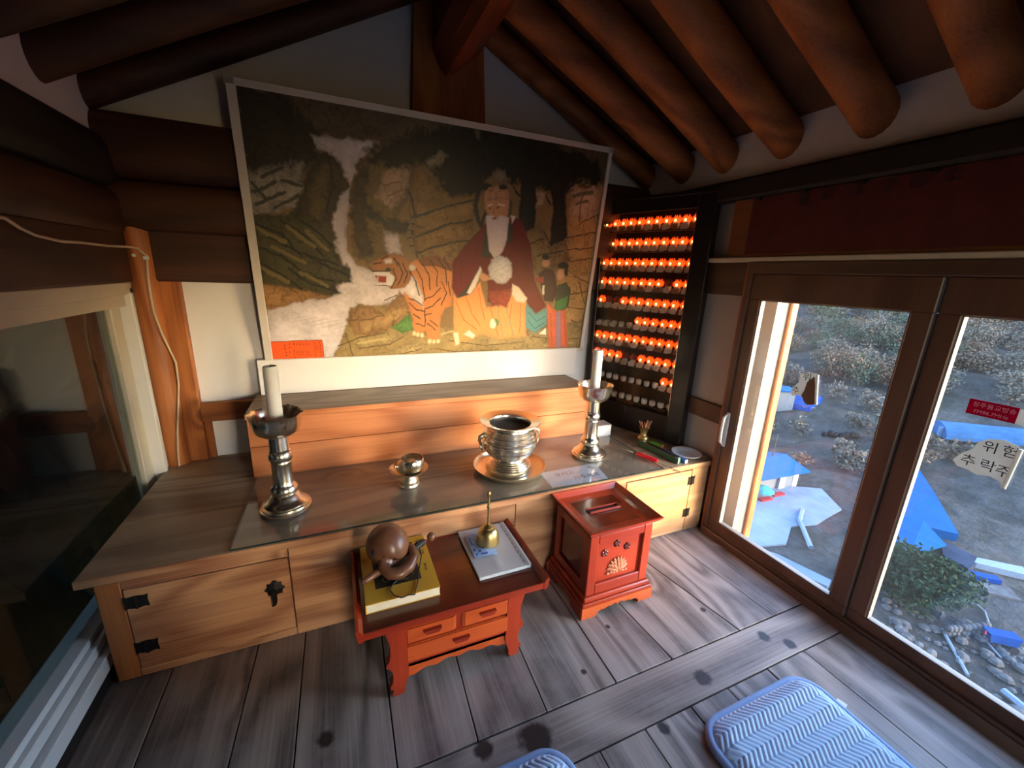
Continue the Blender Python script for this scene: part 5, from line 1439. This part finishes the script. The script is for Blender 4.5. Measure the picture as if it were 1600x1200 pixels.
mk('parasol_canopy', B().lathe([(1.15, .95), (.8, 1.25), (0, 1.45)], hpt(1.3, -.9, .1), 10), M['teal'], aw); mk('parasol_pole', B().cyl(hpt(1.3, -.9, 0.1), hpt(1.3, -.9, 1.5), .04, n=6), M['pipe'], aw)
for k, (a, c, lab) in enumerate(((.6, -1.6, 'red mat beside the teal parasol, nearer the window frame'), (2.9, -1.2, 'red mat laid before the white house wall, right one'))):
    mk('red_mat', hbox(a, a + 1.6, c, c + .5, .12, .32), M['redmat'], org=hpt(a, c, 0), label=lab, cat='mat')
# shed and blue sheet further back
sd = empty('white_shed', (67.5, 40.2, gxy(67.5, 40.2)), 'small pale shed far down the valley behind the warning sticker', 'shed')
mk('shed_wall', B().obox((67.6, 40.6, -16.9), (1.3, -.9, 0), (.9, 1.3, 0), (0, 0, 1.7)), M['housewall'], sd); mk('shed_roof', B().obox((67.6, 40.6, -15.1), (1.5, -1.05, 0), (1.05, 1.5, 0), (0, 0, .12)), M['blueroof'], sd)
def tarp(name, pts, mat, label, cat='tarpaulin', h=.35, **k):
    """a sheet spread over low supports: polygon fan with sagging middle, given thickness"""
    zs = [gxy(x, y) for x, y in pts]; zz = max(zs)
    b = B(); top = [b.bm.verts.new((x, y, max(z, zz - 2.5) + h)) for (x, y), z in zip(pts, zs)]; bot = [b.bm.verts.new((x, y, z - .3)) for (x, y), z in zip(pts, zs)]
    b.bm.faces.new(top); n = len(pts)
    for i in range(n): b.bm.faces.new((top[i], bot[i], bot[(i + 1) % n], top[(i + 1) % n]))
    bmesh.ops.triangulate(b.bm, faces=[f for f in b.bm.faces if len(f.verts) > 4])
    c_ = (sum(p[0] for p in pts) / n, sum(p[1] for p in pts) / n, min(zs))
    return mk(name, b, mat, org=c_, label=label, cat=cat, **k)
tarp('blue_tarp', [(68, 39.6), (69.4, 36.6), (73.2, 37.2), (74.0, 40.6)], M['bluedeep'], 'blue tarpaulin beside the small pale shed', h=.9)
tarp('blue_tarp', [(66.0, 22.6), (66.6, 21.7), (59.4, 16.6), (52.6, 12.3), (50.9, 14.2), (50.2, 16.5), (57.5, 20.2)], M['bluetarp'], 'long bright blue tarpaulin sloping down beyond the right pane', h=.8)
tarp('white_tarp', [(48.9, 10.0), (51.4, 7.4), (52.4, 8.2), (50.1, 10.3)], M['pipe'], 'white sheeting strip right of the shade net', h=.5)
tarp('blue_strip', [(46.2, 9.6), (48.0, 8.0), (48.5, 8.5), (46.8, 10.0)], M['bluedeep'], 'narrow blue sheet in front of the white sheeting strip', h=.4)
tarp('pale_path', [(43.8, 9.6), (46.9, 6.6), (48.0, 7.6), (45.2, 9.9)], M['stone'], 'pale rubble bank beyond the evergreen tree', cat='bank', h=.15)
tarp('shade_net', [(50.6, 12.8), (50.2, 9.9), (47.2, 9.7), (47.6, 11.4)], M['net'], 'dark shade net sagging beside the small blue roof', cat='net', h=.5)
# little house with folded blue roof
lh = empty('small_house', (47.5, 13.6, GV), 'small house with folded bright blue roof behind the evergreen tree', 'house')
b = B(); z1, z2 = GV + .9, GV + 1.8
for p in ([(44.0, 14.5, z1), (48.0, 15.4, z2), (49.6, 13.9, z2), (45.0, 14.0, z1 + .1)], [(45.0, 14.0, z1 + .1), (49.6, 13.9, z2), (48.6, 11.7, z1), (44.0, 12.2, z1 - .2)]):
    vs = [b.bm.verts.new(q) for q in p] + [b.bm.verts.new((q[0], q[1], q[2] + .12)) for q in p]
    for f in ((0, 1, 2, 3), (7, 6, 5, 4), (0, 4, 5, 1), (1, 5, 6, 2), (2, 6, 7, 3), (3, 7, 4, 0)): b.bm.faces.new([vs[i] for i in f])
mk('roof', b, M['bluetarp'], lh); mk('wall', B().obox((47.2, 13.3, GV + .35), (1.7, .2, 0), (-.15, .9, 0), (0, 0, .6)), M['housewall'], lh)
# greenhouse
gh = empty('greenhouse', (80, 21, gxy(80, 21)), 'long low blue plastic greenhouse on the far slope, right pane', 'greenhouse')
b = B(); p0, p1 = Vector((77.0, 24.2, -17.9)), Vector((86, 16.0, -17.6)); d = (p1 - p0); s_ = Vector((d.y, -d.x, 0)).normalized() * -1
rows = []
for q in (p0, p0.lerp(p1, .33), p0.lerp(p1, .66), p1):
    rows.append([b.bm.verts.new(q + s_ * (2.2 * math.cos(a)) + Vector((0, 0, 1.9 * math.sin(a)))) for a in [math.pi * i / 10 for i in range(11)]])
for a, c in zip(rows, rows[1:]):
    for i in range(10): b.bm.faces.new((a[i], a[i + 1], c[i + 1], c[i]))
for r_ in (rows[0], rows[-1]): b.bm.faces.new(r_)
mk('plastic_cover', b, plain('pale_blue_film', (42, 78, 112), .5, var=.15, vscale=.8), gh); mk('side_sheet', B().obox((78.6, 21.4, -17.2), (2.6, -2.3, 0), (-.12, -.12, 0), (0, 0, .7)), plain('whitish_film', (92, 112, 132), .5), gh)
# jars
for i in range(7):
    f = i / 6; x, y = 65.0 + 3.0 * f + .25 * (i % 2), 31.5 - 2.5 * f; r = .34 + .1 * ((i * 5) % 3) / 2; z = gxy(x, y) - .05
    mk('sauce_jar', B().lathe([(0, 0), (r * .6, 0), (r, r * .9), (r * 1.05, r * 1.3), (r * .7, r * 2.1), (r * .75, r * 2.2), (r * .4, r * 2.4), (0, r * 2.45)], (x, y, z), 14), M['jar'], smooth=True, org=(x, y, z),
       label='black glazed sauce jar, %s from the left in the outdoor row' % COLN[i], cat='jar', group='sauce jars on the slope')
# pipes and hoses
def hose(name, pts, r, mat, label, cat='pipe'):
    q = [(x, y, max(gxy(x, y), GV) + r + .05 + (z if len(p_) > 2 else 0)) for p_ in pts for (x, y, z) in [((p_[0], p_[1], p_[2] if len(p_) > 2 else 0))]]
    return mk(name, B().tube(q, r, 6), mat, smooth=True, org=q[0], label=label, cat=cat)
hose('drain_pipe', [(43.5, 20.7), (41.2, 19.5), (40.6, 18.9), (37.8, 16.3)], .22, M['pipe'], 'bent white drain pipe on the bank below the white house')
hose('white_pipe', [(37.4, 7.45), (34.3, 5.05)], .10, M['pipe'], 'straight white pipe lying below the evergreen tree')
hose('white_pipe', [(34.8, 3.8), (34.4, 2.7)], .2, M['pipe'], 'thick white pipe at the lower right corner of the window')
hose('white_pipe', [(39.1, 5.9), (38.1, 4.9)], .06, M['pipe'], 'thin white pipe beside the blue cart')
hose('garden_hose', [(42.6, 8.2), (43.0, 7.7), (42.6, 7.1), (41.4, 6.5), (40.2, 6.15), (39.3, 6.05)], .07, M['pipe'], 'curved white hose right of the evergreen tree', 'hose')
# cart
ct = empty('blue_cart', (40.0, 5.2, GV), 'small blue hand cart with red bars among the rubble', 'cart')
mk('tub', B().prism([(-.7, .35), (.7, .35), (.85, .95), (-.85, .95)], (39.85, 5.75, GV), (.75, -.62, 0), (0, 0, 1), (-.45, -.55, 0)), M['bluedeep'], ct)
for s in (0, 1): mk('wheel', B().cyl((39.9 - .5 * s, 5.4 - .6 * s, GV + .3), (39.86 - .5 * s, 5.34 - .6 * s, GV + .3), .3, n=12), M['jar'], ct)
mk('bar', B().tube([(39.3, 5.9, GV + .6), (38.9, 6.0, GV + .9), (38.5, 5.9, GV + .85)], .05, 6), M['redmat'], ct)
# stone terrace wall and rubble
tw = empty('stone_terrace', (38.5, 6.7, GV), kind='structure')
for i in range(9):
    f = i / 8; x, y = 37.1 + 3.0 * f, 7.1 - .8 * f
    for j in range(2): mk('stone', B().sphere((x + random.uniform(-.1, .1), y, GV + .22 + .42 * j), .3, 8, 6, (random.uniform(.8, 1.1), .8, .8)), M['stone'], tw)
rb = B()
for i in range(420):
    s = random.uniform(26, 40); q = random.uniform(-16, -4); x, y = .93 * s - .37 * q, .37 * s + .93 * q
    if not (30 < x < 41): continue
    r = random.uniform(.08, .38); rb.sphere((x, y, gxy(x, y) + r * .3), r, 6, 4, (random.uniform(.7, 1.3), random.uniform(.7, 1.3), .7))
mk('rubble', rb, M['stone'], kind='stuff')

# foliage: many small leaf blades spread through a rounded crown
def crown(b, c, rx, rz, n, leaf, up=0.0):
    for _ in range(n):
        d = Vector((random.gauss(0, 1), random.gauss(0, 1), random.gauss(0, 1))).normalized()
        rr = random.random() ** .45; lump = 1 + .22 * math.sin(4 * d.x + 2) * math.sin(5 * d.y + 1) + .15 * math.sin(7 * d.z)
        p = Vector(c) + Vector((d.x * rx, d.y * rx, d.z * rz)) * rr * lump
        a = Vector((random.gauss(0, 1), random.gauss(0, 1), random.gauss(0, 1) + up)).normalized(); s = a.cross(Vector((random.gauss(0, 1), random.gauss(0, 1), random.gauss(0, 1)))).normalized()
        L_ = leaf * random.uniform(.6, 1.3)
        b.bm.faces.new([b.bm.verts.new(p - s * L_ * .4), b.bm.verts.new(p + a * L_), b.bm.verts.new(p + s * L_ * .4), b.bm.verts.new(p - a * L_ * .5)])
    return b
def tree(name, x, y, h, r, mat, n, leaf, label, group=None, z=None):
    z = gxy(x, y) - .1 if z is None else z
    e = empty(name, (x, y, z), label, 'tree' if h > 2.2 else 'bush', group)
    mk('foliage', crown(B(), (x, y, z + h * .56), r, h * .45, n, leaf), mat, e)
    b = B().tube([(x, y, z), (x + .1, y, z + h * .3), (x - .05, y + .1, z + h * .7)], [.05 * h ** .7, .04 * h ** .7, .015 * h], 7)
    for k in range(5):
        a = k * 2.4; b.tube([(x, y, z + h * (.25 + .08 * k)), (x + math.cos(a) * r * .6, y + math.sin(a) * r * .6, z + h * (.5 + .07 * k))], [.02 * h ** .7, .006 * h], 5)
    mk('trunk', b, M['bark'], e)
    return e
tree('evergreen_tree', 38.3, 9.9, 4.4, 2.9, M['green'], 4200, .26, 'big rounded evergreen tree below the right pane, before the blue roof', z=GV)
tree('evergreen_tree', 41.4, 9.0, 2.9, 1.9, M['green'], 1800, .22, 'lower evergreen bush joined to the right side of the big tree', z=GV)
protob = []
for k, (mat, n, leaf, h, r, lab) in enumerate(((M['drytwig'], 220, .32, 2.6, 1.5, 'bare grey brushwood on the hillside across the valley'), (M['olivebrush'], 240, .28, 2.4, 1.4, 'dull olive shrub on the hillside across the valley'),
                                          (M['rustbrush'], 200, .28, 2.0, 1.3, 'russet dry shrub on the hillside across the valley'), (M['drytwig'], 160, .45, 4.2, 1.6, 'tall bare grey tree on the hillside across the valley'))):
    protob.append((tree('hillside_shrub' if k < 3 else 'bare_tree', 0, 0, h, r, mat, n, leaf, lab, 'brush on the far hillside', z=0), lab))
for k, (mat, n, leaf, h, r, lab) in enumerate(((M['drytwig'], 900, .30, 4.6, 3.0, 'broad bare grey thicket on the hillside across the valley'), (M['rustbrush'], 800, .28, 4.2, 2.8, 'broad russet thicket on the hillside across the valley'), (M['olivebrush'], 900, .28, 5.0, 2.7, 'broad olive thicket on the hillside across the valley'))):
    protob.append((tree('hillside_thicket', 0, 0, h, r, mat, n, leaf, lab, 'brush on the far hillside', z=0), lab))
used = [False] * 7; cnt = 0
while cnt < 210:
    s = random.uniform(61, 175); q = random.uniform(-20, 27) * s / 100; x, y = .93 * s - .37 * q, .37 * s + .93 * q
    if (62 < x < 76 and 35 < y < 43) or (62 < x < 70 and 27 < y < 34) or (74 < x < 90 and 14 < y < 27) or (50 < x < 68 and 11 < y < 24) or (36 < x < 52 and 22 < y < 33): continue
    k = random.choice((0, 0, 1, 2, 2, 3)) if s < 85 else random.choice((4, 4, 5, 6, 3)); sc_ = random.uniform(.7, 1.3)
    o = protob[k][0] if not used[k] else copy_tree(protob[k][0]); used[k] = True
    o.location = (x, y, gxy(x, y) - .15); o.rotation_euler = (0, 0, random.uniform(0, 6.28)); o['label'] = protob[k][1].replace('on the hillside across the valley', 'on the %s hillside through the %s pane' % ('upper' if s > 105 else 'lower', 'left' if q / s > .055 else 'right')); o.scale = (sc_, sc_, sc_ * random.uniform(.8, 1.2)); cnt += 1
